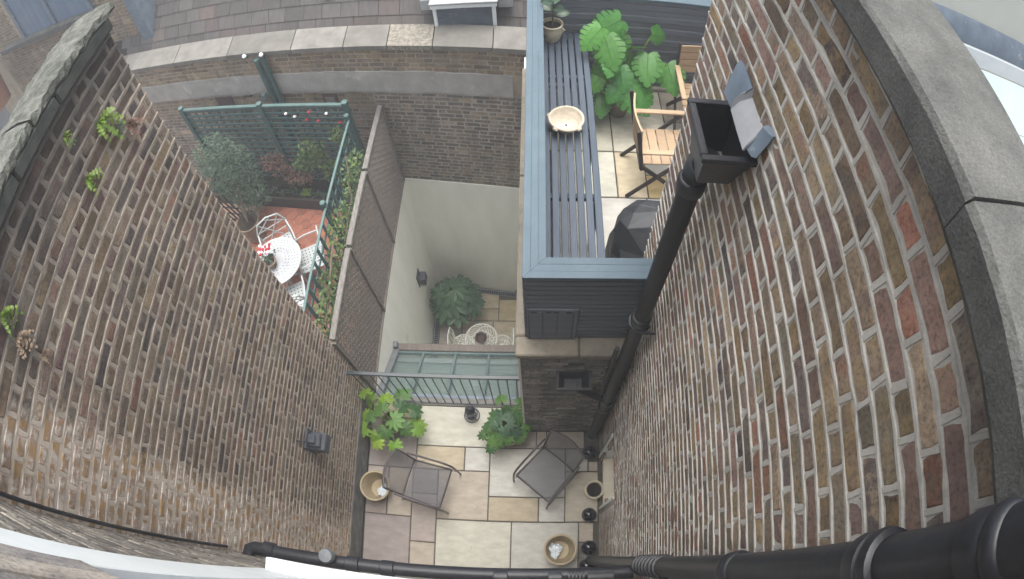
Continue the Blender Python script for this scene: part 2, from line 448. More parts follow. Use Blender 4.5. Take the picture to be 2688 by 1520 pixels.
# ------------------------------------------------------------------ mesh builder
class MB:
    def __init__(self):
        self.v = []
        self.f = []

    def add(self, verts, faces):
        o = len(self.v)
        self.v.extend([tuple(x) for x in verts])
        self.f.extend([tuple(i + o for i in f) for f in faces])
        return self

    def box(self, c, s, M=None, ch=0.0):
        hx, hy, hz = s[0] / 2, s[1] / 2, s[2] / 2
        ch = min(ch, hx * 0.9, hy * 0.9, hz * 0.9)
        V, F = [], []
        if ch <= 0:
            for z in (-hz, hz):
                for y in (-hy, hy):
                    for x in (-hx, hx):
                        V.append((x, y, z))
            F = [(0, 2, 3, 1), (4, 5, 7, 6), (0, 1, 5, 4), (2, 6, 7, 3), (0, 4, 6, 2), (1, 3, 7, 5)]
        else:
            idx = {}
            for sx in (-1, 1):
                for sy in (-1, 1):
                    for sz in (-1, 1):
                        for ax in range(3):
                            p = [sx * (hx - ch), sy * (hy - ch), sz * (hz - ch)]
                            p[ax] = (sx, sy, sz)[ax] * (hx, hy, hz)[ax]
                            idx[(sx, sy, sz, ax)] = len(V)
                            V.append(tuple(p))
            for ax in range(3):
                a, b = [(1, 2), (2, 0), (0, 1)][ax]
                for s_ in (-1, 1):
                    q = []
                    for (sa, sb) in ((-1, -1), (1, -1), (1, 1), (-1, 1)):
                        k = [0, 0, 0]
                        k[ax], k[a], k[b] = s_, sa, sb
                        q.append(idx[(k[0], k[1], k[2], ax)])
                    F.append(tuple(q if s_ > 0 else q[::-1]))
            for ax in range(3):
                a, b = [(1, 2), (2, 0), (0, 1)][ax]
                for sa in (-1, 1):
                    for sb in (-1, 1):
                        k0, k1 = [0, 0, 0], [0, 0, 0]
                        k0[ax], k1[ax] = -1, 1
                        for k in (k0, k1):
                            k[a], k[b] = sa, sb
                        q = [idx[(*k0, a)], idx[(*k1, a)], idx[(*k1, b)], idx[(*k0, b)]]
                        F.append(tuple(q if sa * sb < 0 else q[::-1]))
            for sx in (-1, 1):
                for sy in (-1, 1):
                    for sz in (-1, 1):
                        q = [idx[(sx, sy, sz, 0)], idx[(sx, sy, sz, 1)], idx[(sx, sy, sz, 2)]]
                        F.append(tuple(q if sx * sy * sz > 0 else q[::-1]))
        if M is not None:
            V = [tuple(M @ Vector(p)) for p in V]
        return self.add([(p[0] + c[0], p[1] + c[1], p[2] + c[2]) for p in V], F)

    def bb(self, x0, x1, y0, y1, z0, z1, ch=0.0):
        return self.box(((x0 + x1) / 2, (y0 + y1) / 2, (z0 + z1) / 2), (abs(x1 - x0), abs(y1 - y0), abs(z1 - z0)), None, ch)

    def bar(self, a, b, w, h, up=(0, 0, 1), ch=0.0):
        a, b = Vector(a), Vector(b)
        d = (b - a)
        L = d.length
        x = d.normalized()
        u = Vector(up)
        y = u.cross(x)
        if y.length < 1e-4:
            y = Vector((1, 0, 0)).cross(x)
        y.normalize()
        z = x.cross(y)
        M = Matrix((x, y, z)).transposed()
        return self.box((a + b) / 2, (L, w, h), M, ch)

    def tube(self, pts, r, n=8, caps=True):
        P = [Vector(p) for p in pts]
        rad = r if isinstance(r, (list, tuple)) else [r] * len(P)
        V, F = [], []
        t0 = (P[1] - P[0]).normalized()
        ref = Vector((0, 0, 1)) if abs(t0.z) < 0.9 else Vector((1, 0, 0))
        nrm = t0.cross(ref).normalized()
        for i, p in enumerate(P):
            if i == 0:
                t = t0
            elif i == len(P) - 1:
                t = (P[i] - P[i - 1]).normalized()
            else:
                t = ((P[i + 1] - P[i]).normalized() + (P[i] - P[i - 1]).normalized())
                t = t.normalized() if t.length > 1e-6 else t0
            nrm = (nrm - t * nrm.dot(t))
            nrm = nrm.normalized() if nrm.length > 1e-6 else t.orthogonal().normalized()
            bn = t.cross(nrm)
            for k in range(n):
                a = 2 * math.pi * k / n
                V.append(p + (nrm * math.cos(a) + bn * math.sin(a)) * rad[i])
        for i in range(len(P) - 1):
            for k in range(n):
                k2 = (k + 1) % n
                F.append((i * n + k, i * n + k2, (i + 1) * n + k2, (i + 1) * n + k))
        if caps:
            F.append(tuple(range(n - 1, -1, -1)))
            F.append(tuple((len(P) - 1) * n + k for k in range(n)))
        return self.add(V, F)

    def lathe(self, prof, n=24, c=(0, 0, 0), M=None, wob=0.0, seed=0):
        rnd = random.Random(seed)
        V, F = [], []
        ph = rnd.uniform(0, 6)
        for (r, z) in prof:
            for k in range(n):
                a = 2 * math.pi * k / n
                q = r * (1 + wob * math.sin(3 * a + ph))
                V.append((q * math.cos(a), q * math.sin(a), z))
        for i in range(len(prof) - 1):
            for k in range(n):
                k2 = (k + 1) % n
                F.append((i * n + k, i * n + k2, (i + 1) * n + k2, (i + 1) * n + k))
        if prof[0][0] > 1e-5:
            F.append(tuple(range(n - 1, -1, -1)))
        if prof[-1][0] > 1e-5:
            F.append(tuple((len(prof) - 1) * n + k for k in range(n)))
        if M is not None:
            V = [tuple(M @ Vector(p)) for p in V]
        return self.add([(p[0] + c[0], p[1] + c[1], p[2] + c[2]) for p in V], F)

    def sheet(self, grid, t):
        """closed thin sheet from a grid of points (rows of equal length), thickness t along the local normal"""
        G = [[Vector(p) for p in row] for row in grid]
        nr, nc = len(G), len(G[0])
        top, bot = [], []
        for i in range(nr):
            for j in range(nc):
                du = G[min(i + 1, nr - 1)][j] - G[max(i - 1, 0)][j]
                dv = G[i][min(j + 1, nc - 1)] - G[i][max(j - 1, 0)]
                n = du.cross(dv)
                n = n.normalized() if n.length > 1e-9 else Vector((0, 0, 1))
                top.append(G[i][j] + n * t / 2)
                bot.append(G[i][j] - n * t / 2)
        V = top + bot
        o = nr * nc
        F = []
        for i in range(nr - 1):
            for j in range(nc - 1):
                a, b, c_, d = i * nc + j, (i + 1) * nc + j, (i + 1) * nc + j + 1, i * nc + j + 1
                F.append((a, b, c_, d))
                F.append((o + d, o + c_, o + b, o + a))
        ring = [j for j in range(nc)] + [i * nc + nc - 1 for i in range(1, nr)] + [(nr - 1) * nc + j for j in range(nc - 2, -1, -1)] + [i * nc for i in range(nr - 2, 0, -1)]
        for k in range(len(ring)):
            a, b = ring[k], ring[(k + 1) % len(ring)]
            F.append((a, b, o + b, o + a))
        return self.add(V, F)

    def prism(self, outline, z0, z1, c=(0, 0, 0), M=None):
        n = len(outline)
        V = [(x, y, z0) for x, y in outline] + [(x, y, z1) for x, y in outline]
        F = [tuple(range(n - 1, -1, -1)), tuple(range(n, 2 * n))]
        for k in range(n):
            k2 = (k + 1) % n
            F.append((k, k2, n + k2, n + k))
        if M is not None:
            V = [tuple(M @ Vector(p)) for p in V]
        return self.add([(p[0] + c[0], p[1] + c[1], p[2] + c[2]) for p in V], F)

    def mesh(self, name, mat, smooth=False, off=(0, 0, 0)):
        sharp = 28 if mat == 'cover_black' else 40
        me = bpy.data.meshes.new(name)
        me.from_pydata([(x - off[0], y - off[1], z - off[2]) for x, y, z in self.v], [], self.f)
        me.materials.append(MATS[mat])
        if smooth:
            me.polygons.foreach_set('use_smooth', [True] * len(me.polygons))
            me.set_sharp_from_angle(angle=R(sharp))
        me.update()
        return me

    def build(self, name, mat, parent=None, smooth=False, color=None, label=None, kind=None):
        off = base_of(parent) if parent is not None else (0, 0, 0)
        o = bpy.data.objects.new(name, self.mesh(name, mat, smooth, off))
        COL.objects.link(o)
        if parent is not None:
            o.parent = parent
        if color:
            o.color = (color[0], color[1], color[2], 1)
        if label:
            o['label'] = label
        if kind:
            o['kind'] = kind
        return o


def base_of(o):
    v = Vector((0, 0, 0))
    while o is not None:
        v = v + o.location
        o = o.parent
    return v


def tag(o, label, cat, group=None, kind=None):
    o['label'] = label
    if cat:
        o['category'] = cat
    if group:
        o['group'] = group
    if kind:
        o['kind'] = kind
    return o


def thing(name, label, cat, loc=(0, 0, 0), group=None):
    o = bpy.data.objects.new(name, None)
    COL.objects.link(o)
    o.location = loc
    o.empty_display_size = 0.1
    return tag(o, label, cat, group)


def struct(o, label):
    o['kind'] = 'structure'
    o['label'] = label
    return o


def copy_tree(root, loc, rz, label):
    r = root.copy()
    COL.objects.link(r)
    r.location = loc
    r.rotation_euler = (0, 0, rz)
    r['label'] = label
    for ch in list(root.children):
        c = ch.copy()
        COL.objects.link(c)
        c.parent = r
        for g in list(ch.children):
            d = g.copy()
            COL.objects.link(d)
            d.parent = c
    return r


# ------------------------------------------------------------------ brickwork
RC = np.array(Euler(EUL).to_matrix())


def in_frame(P):
    d = (np.asarray(P) - np.array([0, 0, HC])) @ RC
    d /= np.linalg.norm(d)
    t = math.acos(max(-1, min(1, -d[2])))
    r = float(np.interp(t, th, rr))
    s = math.hypot(d[0], d[1]) + 1e-9
    return abs(d[0] / s * r) < 1.02 and abs(d[1] / s * r) < 0.59


def brick_variant(l, h, d, seed, ch=0.006, jit=0.0035):
    """local: x along the course, z up, -y out of the wall (front at y = 0)"""
    r = random.Random(seed)
    n = 4
    out = []
    for k in range(n):
        out.append((-l / 2 + l * k / n, -h / 2))
    out.append((l / 2, -h / 2))
    out.append((l / 2, 0.0))
    for k in range(n):
        out.append((l / 2 - l * k / n, h / 2))
    out.append((-l / 2, h / 2))
    out.append((-l / 2, 0.0))
    V = []
    J = [(r.uniform(-jit, jit), r.uniform(-jit, jit)) for _ in out]
    for _ in range(r.randrange(3)):          # knocked corners and nibbled edges
        q = r.randrange(len(out))
        J[q] = (J[q][0] - math.copysign(r.uniform(0.003, 0.011), out[q][0]) * (abs(out[q][0]) > l * 0.4), J[q][1] - math.copysign(r.uniform(0.002, 0.009), out[q][1]) * (abs(out[q][1]) > h * 0.4))
    m = len(out)
    for (x, z), (a, b) in zip(out, J):
        f = 1 - 2 * ch / l
        g = 1 - 2 * ch / h
        V.append((x * f + a, r.uniform(-0.0012, 0.0012), z * g + b))
    for (x, z), (a, b) in zip(out, J):
        V.append((x + a, ch * 0.75, z + b))
    for (x, z), (a, b) in zip(out, J):
        V.append((x + a, d, z + b))
    F = [tuple(range(m))]
    for k in range(m):
        k2 = (k + 1) % m
        F.append((k, m + k, m + k2, k2))
        F.append((m + k, 2 * m + k, 2 * m + k2, m + k2))
    return V, F


VARC = {}


def variants(l, h, tagn, ch, jit):
    key = (round(l, 4), round(h, 4), ch, jit)
    if key not in VARC:
        VARC[key] = [brick_variant(l, h, 0.035, (900 if tagn == 'st' else 100) + i * 17, ch, jit) for i in range(7)]
    return VARC[key]


def lay_bricks(parent, O, Nrm, u0, u1, v0, v1, course, stretch, header, joint, mat, seed, limit=300, proud=0.004,
               skip=None, ch=0.006, jit=0.0035, u_shift=0.0, wander=0.002, ribbon=None, fade=None):
    """Flemish bond on the plane through O with outward normal Nrm. stretch/header are pitches incl. joint."""
    rnd = random.Random(seed)
    Nv = Vector(Nrm).normalized()
    Uv = (-Nv).cross(Vector((0, 0, 1))).normalized()
    ov = Vector(O)
    rows = int((v1 - v0) / course + 0.5)
    items = []
    h = course - joint
    for i in range(rows):
        vc = v0 + (i + 0.5) * course
        u = u0 - (stretch + header) + (0.5 * (stretch + header) if i % 2 else 0.0) + rnd.uniform(-0.02, 0.02) + u_shift
        k = 0
        while u < u1:
            w = stretch if k % 2 == 0 else header
            w *= rnd.uniform(0.96, 1.04)
            a, b = max(u, u0), min(u + w, u1)
            if b - a > 0.035:
                uc = (a + b) / 2
                if not (skip and skip(uc, vc)):
                    items.append((uc, vc + rnd.uniform(-wander, wander), b - a - joint, k % 2))
            u += w
            k += 1
    if ribbon:                 # raised pointing: wavy bed joints and short upright joints, one joined part
        rw_, rp, rmat = ribbon
        m = MB()
        Zv = Vector((0, 0, 1))
        for i in range(rows + 1):
            vc = v0 + i * course
            nseg = max(2, int((u1 - u0) / 0.05))
            prev = None
            for q in range(nseg + 1):
                u = u0 + (u1 - u0) * q / nseg
                if skip and skip(u, vc):
                    prev = None
                    continue
                cz = vc + rnd.uniform(-1, 1) * 0.0022
                hw_ = rw_ * 0.5 * rnd.uniform(0.75, 1.3)
                pr = rp * rnd.uniform(0.7, 1.25)
                if fade and u < fade and rnd.random() < 0.8:
                    pr = -0.001
                    hw_ *= 0.5
                if rnd.random() < 0.06:
                    pr *= 0.25
                    hw_ *= 0.6
                cur = []
                for (dv, pp_) in ((-hw_, -0.002), (-hw_ * 0.7, pr * 0.9), (hw_ * 0.6, pr), (hw_, -0.002)):
                    cur.append(ov + Uv * u + Zv * (cz + dv) + Nv * (pp_))
                if prev:
                    o_ = len(m.v)
                    m.v.extend(map(tuple, prev + cur))
                    m.f.extend([(o_ + e, o_ + 4 + e, o_ + 5 + e, o_ + 1 + e) for e in range(3)])
                prev = cur
        for (uc, vc, w, kd) in items:
            u = uc + (w + joint) / 2
            if u > u1 - 0.01:
                continue
            hw_ = rw_ * 0.56 * rnd.uniform(0.85, 1.15)
            sh = rnd.uniform(-0.004, 0.004)
            c0 = ov + Uv * (u - sh) + Zv * (vc - course / 2 + rw_ * 0.4)
            c1 = ov + Uv * (u + sh) + Zv * (vc + course / 2 - rw_ * 0.4)
            pr = rp * 0.62
            o_ = len(m.v)
            for c in (c0, c1):
                for (du, pp_) in ((-hw_, -0.002), (-hw_ * 0.8, pr), (hw_ * 0.8, pr), (hw_, -0.002)):
                    m.v.append(tuple(c + Uv * du + Nv * pp_))
            m.f.extend([(o_ + e, o_ + 1 + e, o_ + 5 + e, o_ + 4 + e) for e in range(3)])
        m.build('pointing', rmat, parent, kind='stuff')
    sl_, hl_ = stretch - joint, header - joint
    vs_ = variants(sl_, h, 'st', ch, jit)
    vh_ = variants(hl_, h, 'he', ch, jit)
    scored = []
    for it in items:
        P = ov + Uv * it[0] + Vector((0, 0, 1)) * it[1]
        d = Vector((0, 0, HC)) - P
        L = d.length
        c = Nv.dot(d) / L
        s = (c / (L * L)) * it[2] if (c > 0 and in_frame(P)) else -1
        scored.append(s)
    order = sorted(range(len(items)), key=lambda q: -scored[q])
    single = set(q for q in order[:limit] if scored[q] > 0)
    mcache = {}
    mv, mf = [], []
    for q, (uc, vc, w, kd) in enumerate(items):
        pool, nl = (vs_, sl_) if w > (sl_ + hl_) / 2 else (vh_, hl_)
        j = rnd.randrange(len(pool))
        sx = w / nl
        pr = proud + rnd.uniform(-0.0018, 0.0018)
        P = ov + Uv * uc + Vector((0, 0, vc)) + Nv * pr
        tilt = rnd.uniform(-0.012, 0.012)
        M = Matrix(((Uv.x, -Nv.x, 0, P.x), (Uv.y, -Nv.y, 0, P.y), (0, 0, 1, P.z), (0, 0, 0, 1))) @ Matrix.Rotation(tilt, 4, 'Y') @ Matrix.Diagonal((sx, 1, 1, 1))
        V, F = pool[j]
        if q in single:
            key = (nl, j)
            if key not in mcache:
                me = bpy.data.meshes.new('brick')
                me.from_pydata(V, [], F)
                me.materials.append(MATS[mat])
                mcache[key] = me
            o = bpy.data.objects.new('brick', mcache[key])
            COL.objects.link(o)
            o.parent = parent
            o.matrix_parent_inverse = Matrix.Translation(-base_of(parent))
            o.matrix_basis = M
        else:
            off = len(mv)
            A = np.array(M)
            vv = np.array(V) @ A[:3, :3].T + A[:3, 3]
            mv.extend(map(tuple, vv))
            mf.extend([tuple(x + off for x in f) for f in F])
    if mv:
        b = MB()
        b.v, b.f = mv, mf
        b.build('brickwork', mat + '_mass', parent, kind='stuff')


XR, XL, YH = 0.74, -2.10, -0.24
SK = 0.13


def sky_y(x, off=0.0):
    """y of the skewed back wall plane at x"""
    return 5.05 + off - SK * (x + 0.2)


SKN = Vector((-SK, -1, 0)).normalized()
SKU = Vector((1, -SK, 0)).normalized()


def sk_pt(x, off, z):
    return (x, sky_y(x, off), z)


# ================================================================== THE SETTING
b = MB().bb(-25, 25, -25, 25, -3.65, -3.5)
struct(b.build('ground', 'earth'), 'bare ground under the yards')

CREAM = (0.55, 0.535, 0.455)
PALE = (0.535, 0.525, 0.48)
BUFF = (0.47, 0.405, 0.295)
MAUVE = (0.335, 0.29, 0.275)
TAN = (0.455, 0.40, 0.33)
PINK = (0.41, 0.355, 0.32)


def paving(name, label, z, base_rect, slabs, joint=0.014, th_=0.035, seed=1, base_mat='grout', depth=0.3):
    root = MB().bb(base_rect[0], base_rect[1], base_rect[2], base_rect[3], z - depth, z - 0.012).build(name, base_mat)
    struct(root, label)
    r = random.Random(seed)
    for (x0, x1, y0, y1, c) in slabs:
        j = joint / 2
        m = MB()
        t = r.uniform(-0.0015, 0.0015)
        m.box(((x0 + x1) / 2, (y0 + y1) / 2, z - th_ / 2 + t), (x1 - x0 - 2 * j, y1 - y0 - 2 * j, th_), None, 0.005)
        k = r.uniform(0.93, 1.05)
        m.build('paving_slab', 'sandstone', root, color=tuple(v * k for v in c))
    return root


GL = -2.072
paving('patio', 'cream and buff sandstone paving of the small yard', 0.0, (XL - 0.2, XR + 0.3, -0.8, 1.80), [
    (GL, -1.467, 0.99, 1.62, MAUVE), (GL, -1.467, 1.62, 1.80, BUFF), (-1.467, -0.571, 1.288, 1.80, CREAM), (-0.571, -0.15, 1.51, 1.80, CREAM),
    (-1.467, -0.874, 0.99, 1.288, BUFF), (-0.874, -0.571, 0.99, 1.288, PALE),
    (GL, -1.799, 0.38, 0.99, PINK), (-1.799, -1.49, 0.38, 0.99, TAN), (-1.49, -1.183, 0.68, 0.99, MAUVE), (-1.49, -1.183, 0.074, 0.68, PINK),
    (-1.183, -0.571, 0.38, 0.99, TAN), (-0.571, 0.327, 0.683, 1.288, PALE), (-0.571, 0.02, 0.38, 0.683, BUFF), (0.02, 0.327, 0.38, 0.683, PALE),
    (-0.571, -0.02, 1.288, 1.505, PINK), (-0.02, 0.10, 1.288, 1.505, TAN), (0.10, 0.555, 1.288, 1.505, TAN),
    (0.327, 0.60, 1.003, 1.288, PALE), (0.327, 0.72, 0.38, 1.003, (0.47, 0.43, 0.35)), (0.60, 0.72, 1.003, 1.13, TAN),
    (GL, -1.49, -0.24, 0.38, MAUVE), (-1.49, -1.183, -0.24, 0.074, TAN), (-1.183, -0.292, -0.24, 0.377, CREAM), (-0.292, 0.492, -0.24, 0.377, PALE),
    (0.492, 0.67, 0.13, 0.377, TAN), (0.492, 0.67, -0.24, 0.13, (0.20, 0.19, 0.17))], seed=4)
# open gutter strip, kerb at the railing
k = MB().bb(-2.098, -2.074, -0.24, 1.80, -0.01, 0.002).build('gutter', 'dark_gap')
struct(k, 'dark narrow gutter along the wall foot')
k = MB().bb(-2.12, -0.16, 1.802, 1.90, -0.35, 0.006, 0.006).build('kerb', 'stone_pale')
struct(k, 'pale stone kerb under the railing')

ZL = -3.40
paving('courtyard_floor', 'buff stone paving of the sunken court', ZL, (-2.2, -0.1, 2.0, 5.4), [
    (-1.94, -1.33, 4.44, 4.90, TAN), (-1.33, -0.80, 4.70, 5.04, BUFF), (-1.33, -0.80, 4.44, 4.70, BUFF), (-0.80, -0.18, 4.44, 4.90, (0.50, 0.42, 0.27)),
    (-1.94, -1.50, 3.93, 4.44, PINK), (-1.50, -0.90, 3.93, 4.44, TAN), (-0.90, -0.18, 3.93, 4.44, BUFF),
    (-1.94, -1.35, 3.3, 3.93, TAN), (-1.35, -0.75, 3.3, 3.93, PINK), (-0.75, -0.18, 3.3, 3.93, TAN)], seed=8, depth=0.2)

ZT = 2.48
paving('terrace_floor', 'pale stone paving of the roof terrace', ZT, (-0.1, 3.0, 1.66, 5.2), [
    (0.0, 0.727, 3.697, 4.62, (0.55, 0.53, 0.43)), (0.727, 1.31, 3.697, 4.62, (0.56, 0.53, 0.44)), (1.31, 2.0, 3.697, 4.15, PALE), (1.31, 2.0, 4.15, 4.62, TAN),
    (0.13, 0.727, 3.13, 3.697, (0.62, 0.61, 0.52)), (0.727, 1.02, 3.13, 3.697, (0.63, 0.54, 0.38)), (1.02, 1.6, 3.41, 3.697, PALE), (1.02, 1.6, 3.13, 3.41, (0.62, 0.48, 0.24)),
    (0.13, 1.0, 2.25, 3.13, (0.60, 0.58, 0.53)), (1.0, 1.9, 2.25, 3.13, PALE), (0.1, 0.72, 1.72, 2.25, TAN)], seed=9, depth=0.25)

# neighbour's hexagon tiles
NB = MB().bb(-7.0, XL - 0.10, 2.15, 5.6, -0.3, -0.008).build('tiled_floor', 'tile_grout')
struct(NB, 'terracotta hexagon tiles of the neighbouring yard')
hexme = MB().prism([(0.094 * math.cos(R(60 * q)), 0.094 * math.sin(R(60 * q))) for q in range(6)], -0.02, 0.0).mesh('tile', 'terracotta_tile')
for i in range(-16, 16):
    for j in range(0, 18):
        x = -3.4 + i * 0.148
        y = 2.2 + j * 0.171 + (0.0855 if i % 2 else 0)
        if -4.55 < x < -2.28 and 2.25 < y < 4.95 and in_frame((x, y, 0)):
            o = bpy.data.objects.new('tile', hexme)
            COL.objects.link(o)
            o.parent = NB
            o.location = (x, y, 0)

# ================================================================== RIGHT WALL
rw = thing('brick_wall', 'tall brown brick wall with pale ribbon pointing and grey stone coping', 'wall', (XR, 1.0, 0))
OY0, OY1, OZ = 0.53, 1.20, 1.28
m = MB()
m.bb(XR, XR + 0.15, 1.20, 2.036, -0.2, OZ)
m.bb(XR, XR + 0.15, -0.30, OY0, -0.2, OZ)
m.bb(XR, XR + 0.15, -0.30, 2.036, OZ, 6.17)
m.build('mortar', 'mortar_right', rw)
RU = lambda y: -y          # u runs along -y on this wall
lay_bricks(rw, (XR, 0, 0), (-1, 0, 0), -2.036, 0.28, 0.0, 6.15, 0.0795, 0.231, 0.114, 0.0145, 'brick_right', 11, limit=300,
           skip=lambda u, v: OY0 - 0.02 < -u < OY1 + 0.02 and v < OZ, jit=0.004, wander=0.003, proud=0.0025, ribbon=(0.0150, 0.0055, 'mortar_right'))
for (y0, y1, dz, tilt) in ((0.412, 2.09, 0.0, 0.0), (-0.35, 0.4085, -0.004, 0.02)):
    m = MB()
    pro = [(0.655, 6.262), (0.668, 6.276), (0.80, 6.285), (0.945, 6.278), (0.945, 6.20), (0.72, 6.185), (0.70, 6.168), (0.668, 6.172), (0.655, 6.19)]
    V, F = [], []
    ys = np.linspace(y0, y1, 14)
    rn = random.Random(int(y0 * 100))
    for y in ys:
        for (x, z) in pro:
            V.append((x + rn.uniform(-0.0025, 0.0025), y, z + dz + rn.uniform(-0.0025, 0.0025)))
    n = len(pro)
    for i in range(len(ys) - 1):
        for q in range(n):
            q2 = (q + 1) % n
            F.append((i * n + q, (i + 1) * n + q, (i + 1) * n + q2, i * n + q2))
    F.append(tuple(range(n)))
    F.append(tuple((len(ys) - 1) * n + q for q in range(n - 1, -1, -1)))
    m.add(V, F)
    m.build('coping_stone', 'stone_grey', rw, label='grey weathered coping stone' if not tilt else 'darker near coping stone')
# low opening at the foot of the wall
dw = thing('low_doorway', 'low cream framed doorway at the foot of the pale pointed brick wall', 'doorway', (XR, 0.87, 0))
MB().bb(XR - 0.012, XR + 0.22, OY1 - 0.035, OY1 + 0.002, 0, OZ, 0.004).build('jamb', 'paint_white', dw)
MB().bb(XR - 0.012, XR + 0.22, OY0 - 0.002, OY0 + 0.03, 0, OZ, 0.004).build('jamb', 'paint_white', dw)
MB().bb(XR + 0.03, XR + 0.34, OY0 + 0.032, OY1 - 0.037, -0.05, 0.07, 0.006).build('threshold', 'paint_cream', dw)
MB().bb(XR + 0.24, XR + 0.28, OY0 - 0.05, OY1 + 0.05, 0.075, OZ + 0.05, 0.004).build('door', 'paint_cream', dw)

# ================================================================== LEFT WALL
lw = thing('brick_wall', 'tall dark brown brick wall with mossy coping and a lamp', 'wall', (XL, 1.0, 0))
MB().bb(XL - 0.28, XL, -0.30, 1.955, -0.2, 5.74).build('mortar', 'mortar_left', lw)
lay_bricks(lw, (XL, 0, 0), (1, 0, 0), -0.27, 1.96, 0.45, 5.715, 0.0793, 0.236, 0.116, 0.018, 'brick_left', 12, limit=300, proud=0.003, ch=0.009, jit=0.005, wander=0.003, ribbon=(0.020, 0.0045, 'mortar_left'), fade=0.16)
MB().bb(XL, XL + 0.012, -0.24, 1.80, -0.1, 0.44, 0.006).build('plinth', 'plinth', lw)
rn = random.Random(5)
for (y0, y1) in ((-0.35, 0.42), (0.43, 1.22), (1.235, 2.03)):
    m = MB()
    pro = [(-2.05, 5.815), (-2.06, 5.845), (-2.16, 5.85), (-2.30, 5.84), (-2.50, 5.785), (-2.50, 5.74), (-2.10, 5.80), (-2.055, 5.80)]
    ys = np.linspace(y0, y1, 26)
    V, F = [], []
    for y in ys:
        for (x, z) in pro:
            V.append((x + rn.uniform(-0.008, 0.008), y, z + rn.uniform(-0.008, 0.008)))
    n = len(pro)
    for i in range(len(ys) - 1):
        for q in range(n):
            q2 = (q + 1) % n
            F.append((i * n + q, i * n + q2, (i + 1) * n + q2, (i + 1) * n + q))
    F.append(tuple(range(n - 1, -1, -1)))
    F.append(tuple((len(ys) - 1) * n + q for q in range(n)))
    m.add(V, F)
    m.build('coping_stone', 'stone_moss', lw)
for (ya, yb) in ((-0.3, 0.37), (0.375, 1.0), (1.005, 1.42), (1.425, 1.97)):
    MB().bb(-2.10, -2.055, ya, yb, 5.715, 5.798, 0.012).build('oversailing_course', 'stone_dark', lw)

# ================================================================== HOUSE WALL behind the lens
hw = thing('house_wall', 'brick rear wall of the house with white window surround, seen edge on', 'wall', (-1.2, YH, 0))
m = MB()
m.bb(XL, -1.36, YH - 0.3, YH, -0.2, 8.5)
m.bb(-1.36, XR + 0.2, YH - 0.3, YH, -0.2, 4.05)
m.bb(-1.36, XR + 0.2, YH - 0.3, YH, 6.55, 8.5)
m.bb(-0.10, XR + 0.2, YH - 0.3, YH, 4.05, 6.55)
m.build('mortar', 'mortar_back', hw)
lay_bricks(hw, (0, YH, 0), (0, 1, 0), 1.36, 2.10, 2.2, 7.2, 0.0772, 0.232, 0.112, 0.014, 'brick_house', 13, limit=0, proud=0.005)
MB().bb(-1.36, -1.10, YH - 0.10, YH + 0.009, 4.10, 6.9, 0.004).build('window_surround', 'paint_white', hw)
MB().bb(-1.10, -0.11, YH - 0.16, YH - 0.11, 4.10, 6.5).build('window_pane', 'window_blue', hw)
MB().bb(-1.345, -0.06, YH - 0.2, YH + 0.075, 4.03, 4.10, 0.006).build('window_sill', 'paint_white', hw)
m = MB()
rn = random.Random(2)
for q in range(9):
    m.bb(-1.10 + q * 0.11, -0.995 + q * 0.11, YH - 0.15, YH + 0.012 + rn.uniform(-0.004, 0.006), 5.72, 6.98, 0.006)
m.build('lintel', 'brick_pier_mass', hw, kind='stuff')
tag(MB().tube([(-2.06, -0.205, z) for z in np.linspace(3.3, 7.4, 30)], 0.011, 6).build('cable', 'pvc_black', smooth=True), 'thin black cable down the corner of dark brick wall and house', 'cable')

# ================================================================== BACK WALL (skewed)
bw = thing('boundary_wall', 'long old brick boundary wall with cement band, stone coping and white painted foot', 'wall', sk_pt(-1.2, 0, ZL))


def skew_box(m, x0, x1, off0, off1, z0, z1, nx=1):
    for i in range(nx):
        a = x0 + (x1 - x0) * i / nx
        c = x0 + (x1 - x0) * (i + 1) / nx
        V = [(a, sky_y(a, off0), z0), (c, sky_y(c, off0), z0), (c, sky_y(c, off1), z0), (a, sky_y(a, off1), z0),
             (a, sky_y(a, off0), z1), (c, sky_y(c, off0), z1), (c, sky_y(c, off1), z1), (a, sky_y(a, off1), z1)]
        m.add(V, [(0, 3, 2, 1), (4, 5, 6, 7), (0, 1, 5, 4), (1, 2, 6, 5), (2, 3, 7, 6), (3, 0, 4, 7)])
    return m


skew_box(MB(), -2.15, 0.2, 0.0, 0.3, 0.03, 1.93).build('mortar', 'mortar_back', bw)
skew_box(MB(), -8.0, -2.15, 0.0, 0.3, -0.3, 1.55).build('mortar', 'mortar_back', bw)
skew_box(MB(), -8.0, -2.15, 0.0, 0.3, 1.55, 1.93).build('mortar', 'mortar_ochre', bw)
skew_box(MB(), -8.0, 0.2, 0.0, 0.3, 1.93, 2.64).build('mortar', 'mortar_ochre', bw)
skew_box(MB(), -2.12, 0.2, -0.012, 0.3, ZL - 0.1, 0.03).build('painted_foot', 'render_white', bw, label='white painted lower face of the wall')
U_ = math.sqrt(1 + SK * SK)
OB = Vector(sk_pt(0, 0, 0))
lay_bricks(bw, OB, SKN, -2.15 * U_, 0.2 * U_, 0.035, 1.90, 0.0745, 0.222, 0.108, 0.013, 'brick_back', 21, limit=220, proud=0.003, ch=0.007, ribbon=(0.013, 0.004, 'mortar_back'))
lay_bricks(bw, OB, SKN, -7.0 * U_, -2.15 * U_, 0.0, 1.565, 0.0745, 0.222, 0.108, 0.013, 'brick_back', 22, limit=0, proud=0.004)
lay_bricks(bw, OB, SKN, -7.0 * U_, -2.15 * U_, 1.565, 1.90, 0.0745, 0.222, 0.108, 0.013, 'brick_ochre', 24, limit=0, proud=0.004)
lay_bricks(bw, OB, SKN, -7.5 * U_, 0.2 * U_, 2.265, 2.64, 0.0745, 0.222, 0.108, 0.012, 'brick_ochre', 23, limit=80, proud=0.004)
m = MB()
